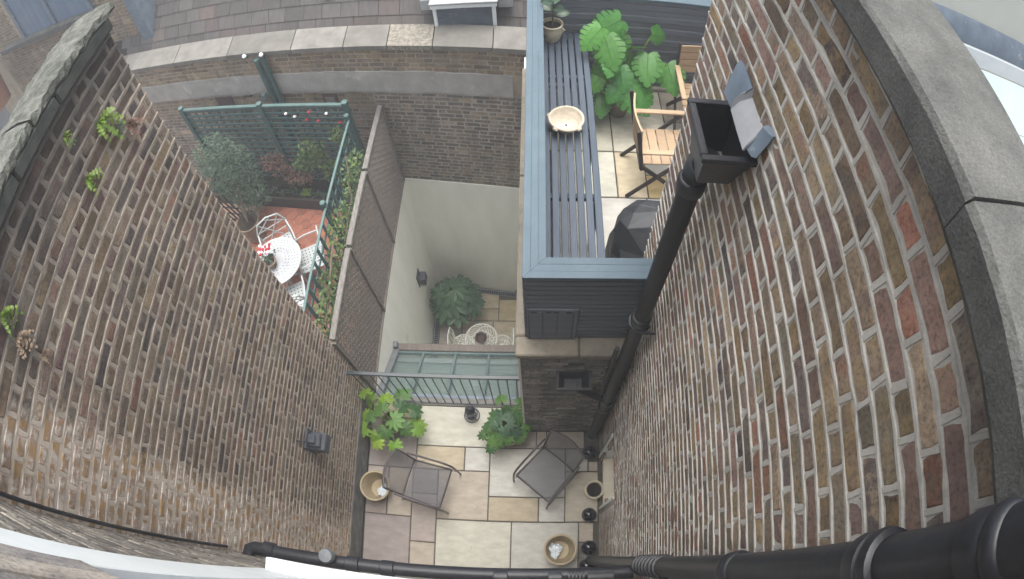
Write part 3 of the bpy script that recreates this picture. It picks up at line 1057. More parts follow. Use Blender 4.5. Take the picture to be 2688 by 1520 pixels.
V, F = [], []
xs = np.linspace(-7.6, -0.32, 60)
rn = random.Random(8)
pro = [(-0.03, 1.90), (-0.035, 1.94), (-0.018, 2.27), (0.02, 2.275)]
for x in xs:
    for (o_, z) in pro:
        V.append((x, sky_y(x, o_ + rn.uniform(-0.004, 0.004)), z + rn.uniform(-0.012, 0.012)))
n = len(pro)
for i in range(len(xs) - 1):
    for q in range(n - 1):
        F.append((i * n + q, (i + 1) * n + q, (i + 1) * n + q + 1, i * n + q + 1))
V2 = [(x, sky_y(x, 0.05), 1.90) for x in xs]
m.add(V, F)
m.build('cement_band', 'cement', bw)
cx = [-7.8, -6.5, -5.2, -4.15, -3.1, -2.35, -1.78, -1.22, -0.52, 0.25]
for i in range(len(cx) - 1):
    a, c = cx[i] + 0.006, cx[i + 1] - 0.006
    skew_box(MB(), a, c, -0.045, 0.30, 2.655, 2.725).add(
        [(a, sky_y(a, -0.045), 2.7251), (c, sky_y(c, -0.045), 2.7251), (c, sky_y(c, 0.30), 2.80), (a, sky_y(a, 0.30), 2.80), (c, sky_y(c, 0.30), 2.7251), (a, sky_y(a, 0.30), 2.7251)],
        [(0, 1, 2, 3), (1, 4, 2), (0, 3, 5), (3, 2, 4, 5)]).build('coping_stone', 'stone_pitted' if i == 6 else 'stone_pale', bw, label='pitted rough coping stone' if i == 6 else None)
# vents and openings in the ochre part
for (x0, x1, z0, z1, lab) in ((-4.78, -4.47, 1.62, 1.90, 'dark red square vent'), (-4.20, -4.07, 1.86, 1.985, 'small dark red vent'), (-2.90, -2.69, 1.65, 1.85, 'square terracotta air brick')):
    p = skew_box(MB(), x0, x1, -0.03, 0.05, z0, z1).build('air_brick', 'maroon', bw, label=lab)
    if lab.startswith('square'):
        skew_box(MB(), x0 + 0.04, x1 - 0.04, -0.037, 0.0, z0 + 0.04, z1 - 0.04).build('grille', 'stone_pale', p)

# green pipes and floodlights on the back wall
gp = thing('drain_pipes', 'pair of green vertical pipes running down the old boundary wall', 'pipes', sk_pt(-3.6, -0.1, 0))
MB().tube([sk_pt(-3.66, -0.08, 2.63), sk_pt(-3.66, -0.08, 0.0)], 0.042, 10).build('pipe', 'green_paint', gp, True)
MB().tube([sk_pt(-3.55, -0.08, 2.70), sk_pt(-3.55, -0.08, 0.0)], 0.035, 10).build('pipe', 'green_paint', gp, True)
for i, (x, lab) in enumerate(((-3.80, 'small white ball light under the coping, left of green pipes'), (-3.52, 'small white ball light on top of the green pipes'))):
    t = thing('ball_light', lab, 'light', sk_pt(x, -0.12, 2.72), 'ball lights')
    c = sk_pt(x, -0.12, 2.74)
    MB().lathe([(0.0, -0.032), (0.022, -0.022), (0.032, 0), (0.022, 0.022), (0, 0.032)], 12, c).build('bulb', 'paint_white', t, True)
    MB().tube([c, sk_pt(x, -0.04, 2.66)], 0.012, 6).build('arm', 'green_paint', t)
t = thing('wall_lamp', 'small green glass lamp left of the green pipes', 'lamp', sk_pt(-3.80, -0.1, 1.9))
c = sk_pt(-3.80, -0.09, 1.90)
MB().lathe([(0.0, -0.08), (0.04, -0.06), (0.055, 0), (0.035, 0.07), (0, 0.08)], 12, c).build('shade', 'green_wire', t, True)
MB().tube([c, sk_pt(-3.80, 0.0, 1.95)], 0.012, 6).build('arm', 'green_paint', t)

# ================================================================== PIER / TERRACE FRONT WALL
PW = 1.51
pw = thing('terrace_wall', 'sooty brick wall below the slatted terrace parapet with lichen coping', 'wall', (0.3, PW, 0))
m = MB()
m.bb(-0.15, 0.20, PW, 1.95, -0.2, 2.62)
m.bb(0.37, XR, PW, 1.95, -0.2, 2.62)
m.bb(0.20, 0.37, PW, 1.95, -0.2, 2.33)
m.bb(0.20, 0.37, PW, 1.95, 2.48, 2.62)
m.bb(0.20, 0.37, PW + 0.10, 1.95, 2.33, 2.48)
m.build('mortar', 'mortar_pier', pw)
lay_bricks(pw, (0, PW, 0), (0, -1, 0), -0.15, XR, 0.05, 2.62, 0.072, 0.222, 0.109, 0.011, 'brick_pier', 31, limit=300, proud=0.003, jit=0.005,
           skip=lambda u, v: 0.18 < u < 0.39 and 2.31 < v < 2.50)
MB().bb(-0.152, -0.17, 1.515, 1.80, -0.1, 2.62).build('rendered_edge', 'render_white', pw)
MB().bb(-0.182, 0.30, 1.495, 1.655, 2.622, 2.70, 0.012).build('coping_stone', 'stone_lichen', pw)
MB().bb(0.308, XR - 0.004, 1.495, 1.655, 2.622, 2.70, 0.012).build('coping_stone', 'stone_lichen', pw)
MB().bb(-0.186, -0.05, 1.66, 3.2, 2.622, 2.70, 0.012).build('coping_stone', 'stone_lichen', pw)
MB().bb(-0.186, -0.05, 3.21, 4.72, 2.622, 2.70, 0.012).build('coping_stone', 'stone_lichen', pw)
MB().bb(-0.17, -0.02, 1.952, 5.0, ZL, 2.62).build('side_wall', 'render_white', pw)

# ================================================================== WHITE WALL + TRELLIS (left of the sunken court)
ww = tag(MB().bb(-2.30, -2.065, 1.965, 5.6, ZL - 0.1, -0.005, 0.004).build('rendered_wall', 'render_white'), 'smooth white rendered wall below the grey lattice', 'wall')
tr = thing('trellis', 'weathered grey diamond lattice screen on top of the white rendered wall', 'trellis', (-2.1, 3.5, 0))
TZ = 1.66


def lath_panel(m, y0, y1, z0, z1, pitch, w, t, x):
    """two layers of diagonal laths clipped to the panel"""
    Hh, Ww = z1 - z0, y1 - y0
    s = math.sqrt(2) * pitch
    for sgn, xo in ((1, x), (-1, x - t)):
        k = -Hh
        while k < Ww:
            a, e = max(0.0, k), min(Ww, k + Hh)
            if e - a > 0.02:
                za, ze = (a - k), (e - k)
                if sgn < 0:
                    za, ze = Hh - za, Hh - ze
                m.bar((xo, y0 + a, z0 + za), (xo, y0 + e, z0 + ze), t, w, up=(1, 0, 0))
            k += s


for (ya, yb) in ((1.99, 3.06), (3.10, 4.13), (4.17, 5.26)):
    m = MB()
    lath_panel(m, ya, yb, 0.02, TZ - 0.03, 0.074, 0.019, 0.008, -2.085)
    m.build('lattice', 'grey_timber', tr, kind='stuff')
    MB().bb(-2.118, -2.052, ya, yb, TZ - 0.03, TZ + 0.02, 0.006).build('top_rail', 'grey_rail', tr)
    MB().bb(-2.11, -2.06, ya, yb, 0.0, 0.03, 0.004).build('bottom_rail', 'grey_timber', tr)
for y in (1.975, 3.08, 4.15, 5.28):
    MB().bb(-2.125, -2.055, y - 0.018, y + 0.018, -0.003, TZ - 0.032, 0.004).build('post', 'grey_timber', tr)

# green side trellis just behind, overgrown
gs = thing('garden_trellis', 'green trellis overgrown with climbers beside the grey lattice', 'trellis', (-2.37, 3.5, 0))
m = MB()
for y in np.arange(2.15, 4.75, 0.16):
    m.bb(-2.385, -2.37, y - 0.02, y + 0.02, 0.05, 1.84)
m.build('slat', 'green_paint', gs, kind='stuff')
for z in np.arange(0.25, 1.8, 0.2):
    MB().bb(-2.402, -2.387, 2.1, 4.8, z - 0.012, z + 0.012).build('rail', 'green_paint', gs)
MB().bb(-2.395, -2.365, 2.05, 4.85, 1.845, 1.865, 0.003).build('top_rail', 'green_wire', gs)
for y in (2.1, 3.5, 4.85):
    q = MB().bb(-2.43, -2.37, y - 0.03, y + 0.03, 0.0, 1.93, 0.004).build('post', 'green_paint', gs)
    MB().lathe([(0.0, 0.0), (0.034, 0.0), (0.034, 0.01), (0.015, 0.022), (0.0, 0.025)], 8, (-2.40, y, 1.931)).build('cap', 'green_wire', q)
# green back trellis, parallel to the boundary wall
gb = thing('garden_trellis', 'wide green horizontal slat trellis in front of the old boundary wall', 'trellis', sk_pt(-3.6, -0.38, 0))
rn = random.Random(3)
for i, z in enumerate(np.arange(0.42, 2.05, 0.105)):
    skew_box(MB(), -5.2, -2.40, -0.40, -0.375, z - 0.03, z + 0.002).build('slat', 'green_paint', gb)
m = MB()
for x in np.arange(-5.15, -2.46, 0.15):
    skew_box(m, x, x + 0.022, -0.374, -0.355, 0.3, 2.01)
m.build('upright', 'green_paint', gb, kind='stuff')
skew_box(MB(), -5.25, -2.38, -0.41, -0.36, 2.015, 2.04).build('top_rail', 'green_wire', gb)
for x in (-5.22, -3.72, -2.41):
    q = skew_box(MB(), x - 0.035, x + 0.035, -0.43, -0.355, 0, 2.08).build('post', 'green_paint', gb)
    MB().lathe([(0.0, 0.0), (0.045, 0.0), (0.045, 0.01), (0.02, 0.022), (0.0, 0.025)], 8, sk_pt(x, -0.39, 2.081)).build('cap', 'green_wire', q)

# ================================================================== FOLIAGE HELPERS
def frame(D, n):
    ex = Vector(D).normalized()
    ez = Vector(n)
    ez = (ez - ex * ez.dot(ex))
    ez = ez.normalized() if ez.length > 1e-5 else ex.orthogonal().normalized()
    ey = ez.cross(ex)
    return ex, ey, ez


def palmate(m, B, D, n, size, lobes, rnd, width=0.15, droop=0.25):
    """hand-shaped leaf: pointed lobes round the stalk end B"""
    ex, ey, ez = frame(D, n)
    B = Vector(B)
    span = R(250)
    for k in range(lobes):
        a = -span / 2 + span * k / (lobes - 1) + rnd.uniform(-0.06, 0.06)
        L = size * (0.62 + 0.38 * math.cos(a * 0.62)) * rnd.uniform(0.92, 1.05)
        d = ex * math.cos(a) + ey * math.sin(a)
        s = ez.cross(d)
        prof = [(0.0, 0.02), (0.28, 0.135), (0.55, width), (0.78, width * 0.78), (1.0, 0.0)]
        mid, le, ri = [], [], []
        for (t, w) in prof:
            p = B + d * (L * t) - ez * (droop * L * t * t)
            mid.append(p + ez * (-0.03 * L if 0 < t < 1 else 0))
            le.append(p + s * (w * L))
            ri.append(p - s * (w * L))
        V = mid + le[:4] + ri[:4]
        F = []
        for i in range(3):
            F.append((i, i + 1, 5 + i + 1, 5 + i))
            F.append((i, 9 + i, 9 + i + 1, i + 1))
        F.append((3, 4, 8))
        F.append((3, 12, 4))
        m.add(V, F)


def monstera_leaf(m, B, D, n, L, Wd, rnd, nl=6):
    ex, ey, ez = frame(D, n)
    B = Vector(B)

    def half(t):
        t = max(0.0, min(1.0, t))
        return Wd * (math.sin(math.pi * min(1.0, 0.12 + 0.88 * t) ** 0.75)) * (1.0 if t > 0.02 else 0.8)

    def pt(t, s, lift=0.0):
        cup = 0.16 * abs(s) / max(Wd, 1e-5)
        return B + ex * (L * t) + ey * s - ez * (cup * abs(s) + 0.16 * L * t * t) + ez * lift
    for side in (-1, 1):
        V, F = [], []
        nrow = 14
        for i in range(nrow + 1):          # unbroken blade next to the midrib
            t = i / nrow
            w = half(t) * 0.50 * side
            V += [pt(t, 0.0), pt(t, w)]
        for i in range(nrow):
            F.append((2 * i, 2 * i + 1, 2 * i + 3, 2 * i + 2) if side > 0 else (2 * i, 2 * i + 2, 2 * i + 3, 2 * i + 1))
        m.add(V, F)
        for k in range(nl):                # fingers with slits between them
            t0, t1 = (k + 0.02) / nl, (k + 0.98) / nl
            g = 0.16 / nl
            sw = 0.06
            ia, ib = pt(t0, half(t0) * 0.49 * side), pt(t1, half(t1) * 0.49 * side)
            ma, mb_ = pt(t0 + g * 0.6 + sw * 0.4, half(t0 + 0.02) * 0.80 * side), pt(t1 - g * 0.6 + sw * 0.5, half(t1) * 0.80 * side)
            oa, ob = pt(t0 + g + sw, half(t0 + sw) * side * 0.98), pt(min(1.0, t1 - g + sw), half(t1) * side * 0.95)
            F = [(0, 2, 3, 1), (2, 4, 5, 3)] if side > 0 else [(0, 1, 3, 2), (2, 3, 5, 4)]
            m.add([ia, ib, ma, mb_, oa, ob], F)
        for s0 in (0.25, 0.6):             # lobes behind the stalk
            m.add([pt(0.0, 0.0), pt(-0.09, half(0.05) * 0.32 * side), pt(-0.10, half(0.1) * 0.66 * side), pt(0.03, half(0.1) * 0.9 * side), pt(0.04, half(0.1) * 0.4 * side)],
                  [(0, 1, 2, 3, 4) if side < 0 else (4, 3, 2, 1, 0)])
            break
    m.tube([pt(0, 0, 0.002), pt(0.5, 0, 0.002), pt(1.0, 0, 0.001)], [0.005, 0.003, 0.001], 5)


def pot(m, c, r, h, wall=0.018, foot=0.72, lip=0.012, n=28, belly=0.0):
    pr = [(0.0, 0.0), (r * foot, 0.0), (r * (foot + (1 - foot) * 0.45 + belly), h * 0.35), (r * (0.97 + belly * 0.4), h * 0.75), (r * 0.96, h * 0.87), (r + lip, h * 0.9), (r + lip, h), (r - wall + lip, h),
          (r - wall, h * 0.85), (r * foot * 0.95, h * 0.16), (0.0, h * 0.15)]
    return m.lathe(pr, n, c, wob=0.006)


def curve_pts(a, b, sag, n=6):
    a, b = Vector(a), Vector(b)
    return [a.lerp(b, t) + Vector((0, 0, sag * math.sin(math.pi * t))) for t in np.linspace(0, 1, n)]


def shrub_leaves(m, centre, rad, n, size, rnd, flat=1.0):
    for _ in range(n):
        while True:
            p = Vector((rnd.uniform(-1, 1), rnd.uniform(-1, 1), rnd.uniform(-1, 1)))
            if 0.2 < p.length < 1:
                break
        c = Vector(centre) + Vector((p.x * rad[0], p.y * rad[1], p.z * rad[2]))
        d = Vector((rnd.gauss(0, 1), rnd.gauss(0, 1), rnd.gauss(0.1, 0.7))).normalized()
        ex, ey, ez = frame(d, (rnd.gauss(0, 0.5), rnd.gauss(-0.2, 0.5), 1))
        s = size * rnd.uniform(0.6, 1.3)
        m.add([c, c + ex * s * 0.5 + ey * s * 0.3 * flat, c + ex * s, c + ex * s * 0.5 - ey * s * 0.3 * flat], [(0, 1, 2, 3)])


def fatsia(name, label, c, pr, ph, n, spread, zlo, zhi, size, mats, seed, potmat, cat='plant', group=None, lobes=8, shift=(0, 0), extra=()):
    rnd = random.Random(seed)
    t = thing(name, label, cat, c, group)
    pm_ = pot(MB(), c, pr, ph).build('pot', potmat, t, True)
    MB().lathe([(0.0, ph * 0.80), (pr * 0.86, ph * 0.80), (pr * 0.86, ph * 0.82), (0, ph * 0.83)], 20, c).build('soil', 'soil', pm_)
    spots = []
    for i in range(n):
        a = i * 2.399963 + rnd.uniform(-0.3, 0.3)
        q = math.sqrt((i + 0.5) / n)
        spots.append((c[0] + shift[0] * q + spread * q * math.cos(a), c[1] + shift[1] * q + spread * q * math.sin(a), c[2] + zhi - (zhi - zlo) * q ** 1.5 + rnd.uniform(-0.03, 0.03), a, q))
    for e in extra:
        spots.append((e[0], e[1], e[2], math.atan2(e[1] - c[1], e[0] - c[0]), 1.0))
    for (x, y, z, a, q) in spots:
        B = Vector((x, y, z))
        D = Vector((math.cos(a), math.sin(a), -0.25 * q + rnd.uniform(-0.15, 0.1)))
        nn = Vector((math.cos(a) * 0.35 * q + rnd.uniform(-0.35, 0.35), math.sin(a) * 0.35 * q - 0.1 + rnd.uniform(-0.3, 0.2), 1))
        lf = MB()
        palmate(lf, B, D, nn, size * rnd.uniform(0.8, 1.2), lobes, rnd, width=0.20, droop=rnd.uniform(0.15, 0.4))
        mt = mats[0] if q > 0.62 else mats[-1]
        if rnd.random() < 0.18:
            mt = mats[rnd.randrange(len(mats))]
        lo = lf.build('leaf', mt, t, color=(rnd.uniform(0.85, 1.15),) * 3)
        MB().tube(curve_pts((c[0] + rnd.uniform(-0.04, 0.04), c[1] + rnd.uniform(-0.04, 0.04), c[2] + ph * 0.8), B, 0.05), 0.0045, 5).build('stalk', 'leaf_fern', lo)
    return t


# ================================================================== CLIMBERS on the trellises
def climber(name, label, boxes, n, size, mat, seed, stems):
    rnd = random.Random(seed)
    t = thing(name, label, 'climber', stems[0][0])
    m = MB()
    for (cc, rad, k) in boxes:
        shrub_leaves(m, cc, rad, int(n * k), size, rnd)
    m.build('foliage', mat, t, kind='stuff')
    for s in stems:
        pts = [Vector(s[0])]
        for q in s[1:]:
            for w in (0.33, 0.66, 1.0):
                p = pts[-1].lerp(Vector(q), 0.5 if w < 1 else 1.0)
                pts.append(p + Vector((rnd.uniform(-0.03, 0.03), rnd.uniform(-0.04, 0.04), rnd.uniform(-0.03, 0.03))))
        MB().tube(pts, 0.009, 5).build('stem', 'vine_stem', t)
    return t


climber('climbing_plant', 'leafy climber with twisted stems covering the green trellis beside grey lattice',
        [((-2.30, 2.55, 1.35), (0.10, 0.45, 0.42), 1.0), ((-2.30, 3.35, 1.40), (0.10, 0.5, 0.40), 1.0), ((-2.31, 4.2, 1.35), (0.10, 0.5, 0.42), 1.0), ((-2.33, 3.0, 0.8), (0.10, 0.9, 0.4), 0.5), ((-2.24, 3.0, 1.1), (0.07, 0.9, 0.25), 0.4)],
        560, 0.048, 'leaf_climber', 5, [[(-2.32, 2.4, 0), (-2.30, 2.7, 0.8), (-2.28, 2.3, 1.5)], [(-2.30, 3.1, 0), (-2.28, 3.4, 0.9), (-2.30, 2.9, 1.75)], [(-2.31, 4.0, 0), (-2.29, 3.6, 1.0), (-2.31, 4.3, 1.8)],
         [(-2.30, 2.2, 0.4), (-2.27, 3.2, 1.3), (-2.29, 4.1, 1.5)], [(-2.33, 2.1, 1.2), (-2.25, 2.6, 1.62), (-2.3, 3.3, 1.7)]])
climber('climbing_plant', 'yellowing climber on the green slat trellis near its middle post',
        [(sk_pt(-3.15, -0.50, 1.15), (0.22, 0.08, 0.35), 1.0), (sk_pt(-2.85, -0.50, 0.75), (0.25, 0.1, 0.3), 1.0), (sk_pt(-2.62, -0.48, 1.5), (0.12, 0.07, 0.2), 0.4), (sk_pt(-3.4, -0.5, 0.9), (0.18, 0.08, 0.18), 0.4)],
        330, 0.055, 'leaf_climber', 6, [[sk_pt(-3.0, -0.5, 0.2), sk_pt(-3.05, -0.48, 0.8), sk_pt(-3.3, -0.46, 1.45)]])
climber('climbing_plant', 'reddish brown climber low on the green slat trellis',
        [(sk_pt(-3.85, -0.52, 0.85), (0.30, 0.10, 0.30), 1.0), (sk_pt(-3.55, -0.55, 0.62), (0.25, 0.1, 0.16), 0.6)], 380, 0.05, 'leaf_red', 7,
        [[sk_pt(-3.7, -0.52, 0.2), sk_pt(-3.9, -0.48, 0.7), sk_pt(-3.75, -0.47, 1.2)]])
for (x, z, mt_, lab) in ((-3.32, 1.92, 'white_flower', 'white rose bloom nearest the middle post of the green slat trellis'), (-3.2, 1.86, 'white_flower', 'second white rose bloom from the middle post of green slat trellis'),
                         (-3.03, 1.80, 'red_flower', 'lower red rose bloom right after the two white blooms'), (-2.95, 1.95, 'red_flower', 'highest red rose bloom close under the green top rail'),
                         (-2.86, 1.78, 'red_flower', 'lower red rose bloom left of the single white one'), (-2.70, 1.92, 'white_flower', 'single white rose bloom near the right end of green slat trellis'),
                         (-2.55, 1.75, 'red_flower', 'red rose bloom at the corner post of the green trellis')):
    t = MB()
    t.lathe([(0, -0.017), (0.019, -0.010), (0.025, 0.0), (0.015, 0.012), (0, 0.017)], 8, sk_pt(x, -0.44, z))
    tag(t.build('rose_bloom', mt_), lab, 'flower', 'rose blooms on the green trellis')

# shrub in half barrel, planting bed, obelisk
t = thing('potted_shrub', 'feathery green shrub in a round pot by the end of dark brick wall', 'shrub', (-4.35, 4.30, 0))
pot(MB(), (-4.38, 4.33, 0), 0.19, 0.42, foot=0.8).build('pot', 'pot_brown', t, True)
m = MB()
rn = random.Random(21)
shrub_leaves(m, (-4.50, 4.72, 1.15), (0.50, 0.30, 0.85), 3200, 0.065, rn, 0.5)
shrub_leaves(m, (-4.30, 4.60, 0.75), (0.35, 0.25, 0.45), 1100, 0.06, rn, 0.5)
m.build('foliage', 'leaf_shrub', t, kind='stuff')
for q in range(4):
    MB().tube([(-4.38, 4.33, 0.4), (-4.42 + rn.uniform(-.1, .1), 4.5, 0.9), (-4.55 + rn.uniform(-.25, .25), 4.75, 1.6)], [0.014, 0.01, 0.004], 5).build('stem', 'vine_stem', t)
t = thing('planting_bed', 'raised planting bed with dark timber edge below the green trellis', 'bed', (-3.9, 4.8, 0))
skew_box(MB(), -5.6, -2.46, -0.70, -0.66, 0, 0.24).build('edge_board', 'dark_wood', t)
skew_box(MB(), -5.6, -2.44, -0.655, -0.03, 0, 0.20).build('soil', 'soil', t)
m = MB()
for q in range(26):
    shrub_leaves(m, sk_pt(-4.3 + q * 0.07, -0.56, 0.24), (0.07, 0.07, 0.06), 12, 0.05, rn)
m.build('foliage', 'leaf_shrub', t, kind='stuff')
t = thing('planting_bed', 'narrow dark planting strip between the overgrown green trellis and grey lattice', 'bed', (-2.25, 3.4, 0))
MB().bb(-2.365, -2.135, 2.0, 4.85, -0.02, 0.16, 0.01).build('soil', 'soil', t)
m = MB()
for q in range(34):
    shrub_leaves(m, (-2.25, 2.1 + q * 0.08, 0.30), (0.10, 0.08, 0.16), 16, 0.05, rn)
m.build('foliage', 'leaf_shrub', t, kind='stuff')
t = thing('garden_tile', 'bright green mossy slab lying in the planting bed', 'slab', sk_pt(-3.55, -0.55, 0.25))
skew_box(MB(), -3.63, -3.47, -0.63, -0.5, 0.26, 0.275).build('slab', 'leaf_fern', t)
t = thing('black_screen', 'small black lattice screen at the end of dark brick wall', 'screen', (-4.75, 4.35, 0))
for q in range(5):
    MB().bar((-4.78 + q * 0.085, 4.42, 0.3), (-4.95 + q * 0.085, 4.42, 1.0), 0.018, 0.018).build('bar', 'dark_wood', t)
for q in range(4):
    MB().bar((-4.98 + q * 0.02, 4.42, 0.92 - q * 0.17), (-4.50 + q * 0.05, 4.42, 0.80 - q * 0.17), 0.018, 0.018).build('bar', 'dark_wood', t)


# ================================================================== WHITE TABLE AND CHAIRS next door
def white_chair(root, sm='iron_white'):
    """faces +x, seat 0.43; fan back of crossing bars"""
    MB().box((0, 0, 0.425), (0.40, 0.40, 0.02), None, 0.006).build('seat', sm, root)
    m = MB()
    for i in range(7):
        for j in range(7):
            m.lathe([(0.0, 0), (0.010, 0), (0.010, 0.0015), (0, 0.0015)], 5, (-0.15 + i * 0.05, -0.15 + j * 0.05, 0.4352))
    m.build('piercing', 'dark_gap', root, kind='stuff')
    pts = [(-0.19, -0.19, 0.43), (-0.235, -0.24, 0.66), (-0.26, -0.17, 0.83), (-0.265, 0.0, 0.88), (-0.26, 0.17, 0.83), (-0.235, 0.24, 0.66), (-0.19, 0.19, 0.43)]
    MB().tube(pts, 0.013, 7).build('back_frame', sm, root, True)
    for (a, e) in (((-0.20, -0.1, 0.46), (-0.26, 0.17, 0.83)), ((-0.20, 0.1, 0.46), (-0.26, -0.17, 0.83)), ((-0.235, -0.235, 0.66), (-0.262, 0.06, 0.87)), ((-0.235, 0.235, 0.66), (-0.262, -0.06, 0.87)), ((-0.24, -0.23, 0.68), (-0.24, 0.23, 0.68)), ((-0.215, -0.2, 0.55), (-0.215, 0.2, 0.55))):
        MB().tube([a, e], 0.009, 6).build('back_bar', sm, root, True)
    for s in (-1, 1):
        MB().tube([(-0.235, s * 0.23, 0.66), (-0.02, s * 0.25, 0.65), (0.14, s * 0.24, 0.62), (0.17, s * 0.21, 0.44)], 0.012, 6).build('armrest', sm, root, True)
        for x in (-0.18, 0.17):
            MB().tube([(x, s * 0.18, 0.42), (x * 1.25, s * 0.22, 0.0)], [0.015, 0.010], 6).build('leg', sm, root, True)


wc = thing('garden_chair', 'white metal chair with crossed fan back, behind the white lace table', 'chair', (0, 0, 0), 'white chairs next door')
white_chair(wc)
c2 = copy_tree(wc, (-3.12, 3.66, 0), R(205), 'white metal chair between lace table and overgrown trellis')
c3 = copy_tree(wc, (-3.27, 3.05, 0), R(115), 'white metal chair tucked under the near side of lace table')
wc.location = (-3.62, 3.84, 0)
wc.rotation_euler = (0, 0, R(-55))

t = thing('garden_table', 'round white lace patterned table behind the end of dark brick wall', 'table', (-3.50, 3.45, 0))
MB().lathe([(0.0, 0.705), (0.375, 0.705), (0.38, 0.715), (0.375, 0.725), (0.0, 0.725)], 40, (-3.50, 3.45, 0)).build('tabletop', 'iron_white', t, True)
MB().lathe([(0.0, 0.7255), (0.235, 0.7255), (0.237, 0.7275), (0.235, 0.7285), (0.0, 0.7285)], 40, (-3.50, 3.45, 0)).build('inner_panel', 'lead_pale', t, True)
m = MB()
rn = random.Random(4)
for ring, (rad, cnt) in enumerate(((0.33, 40), (0.29, 36), (0.25, 30), (0.20, 24), (0.155, 18))):
    for q in range(cnt):
        a = 2 * math.pi * q / cnt + ring
        p = Vector((-3.50 + rad * math.cos(a), 3.45 + rad * math.sin(a), 0.7255 if rad > 0.24 else 0.7288))
        m.tube([p + Vector((0.013 * math.cos(a + 1.2), 0.013 * math.sin(a + 1.2), 0)), p + Vector((0, 0, 0.004)), p - Vector((0.013 * math.cos(a + 0.5), 0.013 * math.sin(a + 0.5), 0))], 0.004, 4)
m.build('lace_relief', 'zinc', t, kind='stuff')
MB().tube([(-3.50, 3.45, 0.70), (-3.50, 3.45, 0.1)], 0.03, 8).build('stem', 'iron_white', t, True)
for q in range(3):
    a = R(30 + 120 * q)
    MB().tube([(-3.50, 3.45, 0.3), (-3.50 + 0.18 * math.cos(a), 3.45 + 0.18 * math.sin(a), 0.2), (-3.50 + 0.30 * math.cos(a), 3.45 + 0.30 * math.sin(a), 0.0)], 0.018, 6).build('leg', 'iron_white', t, True)
t = thing('flower_pot', 'pot of red and white cyclamen on the white lace table', 'flower pot', (-3.53, 3.38, 0.726))
pot(MB(), (-3.53, 3.38, 0.727), 0.085, 0.13).build('pot', 'pot_brown', t, True)
m = MB()
shrub_leaves(m, (-3.55, 3.42, 0.90), (0.11, 0.10, 0.05), 60, 0.05, rn)
m.build('foliage', 'leaf_shrub', t, kind='stuff')
for q in range(14):
    c = (-3.58 + rn.uniform(-0.09, 0.09), 3.48 + rn.uniform(-0.07, 0.07), 0.96 + rn.uniform(-0.02, 0.05))
    MB().lathe([(0, -0.02), (0.02, -0.008), (0.026, 0.006), (0.01, 0.02), (0, 0.022)], 7, c).build('bloom', 'red_flower' if q % 5 < 3 else 'white_flower', t)

# ================================================================== GLAZED ROOF of the sunken court
GN, GF = (1.915, -0.06), (2.75, -0.68)     # (y, z) near and far edges of the glass
gr = thing('glass_roof', 'lean-to glass roof with four green tinted panes below the railing', 'glass roof', (-1.2, 2.3, -0.4))
gdir = Vector((0, GF[0] - GN[0], GF[1] - GN[1])).normalized()
gn = Vector((0, -gdir.z, gdir.y))
bars = [-2.03, -1.615, -1.155, -0.69, -0.27]


def gp_(x, t, off=0.0):
    return (x, GN[0] + (GF[0] - GN[0]) * t + gn.y * off, GN[1] + (GF[1] - GN[1]) * t + gn.z * off)


for i in range(4):
    m = MB()
    a, c = bars[i] + 0.016, bars[i + 1] - 0.016
    m.sheet([[gp_(a, 0.0), gp_(c, 0.0)], [gp_(a, 0.96), gp_(c, 0.96)]], 0.012)
    p = m.build('pane', 'glass_green', gr)
    g = []
    for q in range(25):
        tt = 0.03 + q * 0.0385
        dz = -0.062 - 0.006 * (q % 2)
        g.append([gp_(a + 0.012, tt, dz), gp_(c - 0.012, tt, dz)])
    MB().sheet(g, 0.003).build('blind', 'blind', p)
    for (t0_, t1_) in ((0.10, 0.125), (0.48, 0.505)):
        MB().sheet([[gp_(a + 0.06, t0_, -0.045), gp_(c - 0.10, t0_, -0.045)], [gp_(a + 0.06, t1_, -0.045), gp_(c - 0.10, t1_, -0.045)]], 0.006).build('blind_rail', 'paint_white', p)
    MB().sheet([[gp_(a + 0.01, 0.80, -0.03), gp_(c - 0.01, 0.80, -0.03)], [gp_(a + 0.01, 0.87, -0.03), gp_(c - 0.01, 0.87, -0.03)]], 0.02).build('blind_rail', 'paint_white', p)
for x in bars[1:-1]:
    MB().bar(gp_(x, -0.02, 0.008), gp_(x, 0.98, 0.008), 0.034, 0.045, up=gn, ch=0.004).build('glazing_bar', 'bar_green', gr)
MB().bar(gp_(-2.02, -0.05, 0.012), gp_(-2.02, 1.03, 0.012), 0.085, 0.07, up=gn, ch=0.006).build('edge_beam', 'zinc', gr)
MB().bar(gp_(-0.235, -0.02, 0.012), gp_(-0.235, 1.0, 0.012), 0.075, 0.07, up=gn, ch=0.006).build('edge_beam', 'zinc', gr)
MB().bar(gp_(-2.0, 0.975, 0.004), gp_(-0.2, 0.975, 0.004), 0.035, 0.05, up=gn, ch=0.006).build('eaves_bar', 'bar_green', gr)
MB().bar((-2.04, 2.83, -0.72), (-0.20, 2.83, -0.72), 0.11, 0.11, ch=0.01).build('gutter_beam', 'grey_timber', gr, label='weathered timber and lead gutter beam')
MB().bb(-2.06, -0.19, 1.905, 1.945, -0.14, -0.01, 0.004).build('flashing', 'lead', gr)
MB().bb(-2.06, -2.0, 2.79, 2.88, -0.66, -0.58, 0.01).build('lead_upstand', 'zinc', gr)
t = MB().bb(-2.06, -0.18, 1.97, 2.86, ZL, -1.2).build('garden_room', 'blind')
tag(t, 'pale room seen dimly through the green glass roof', 'room')

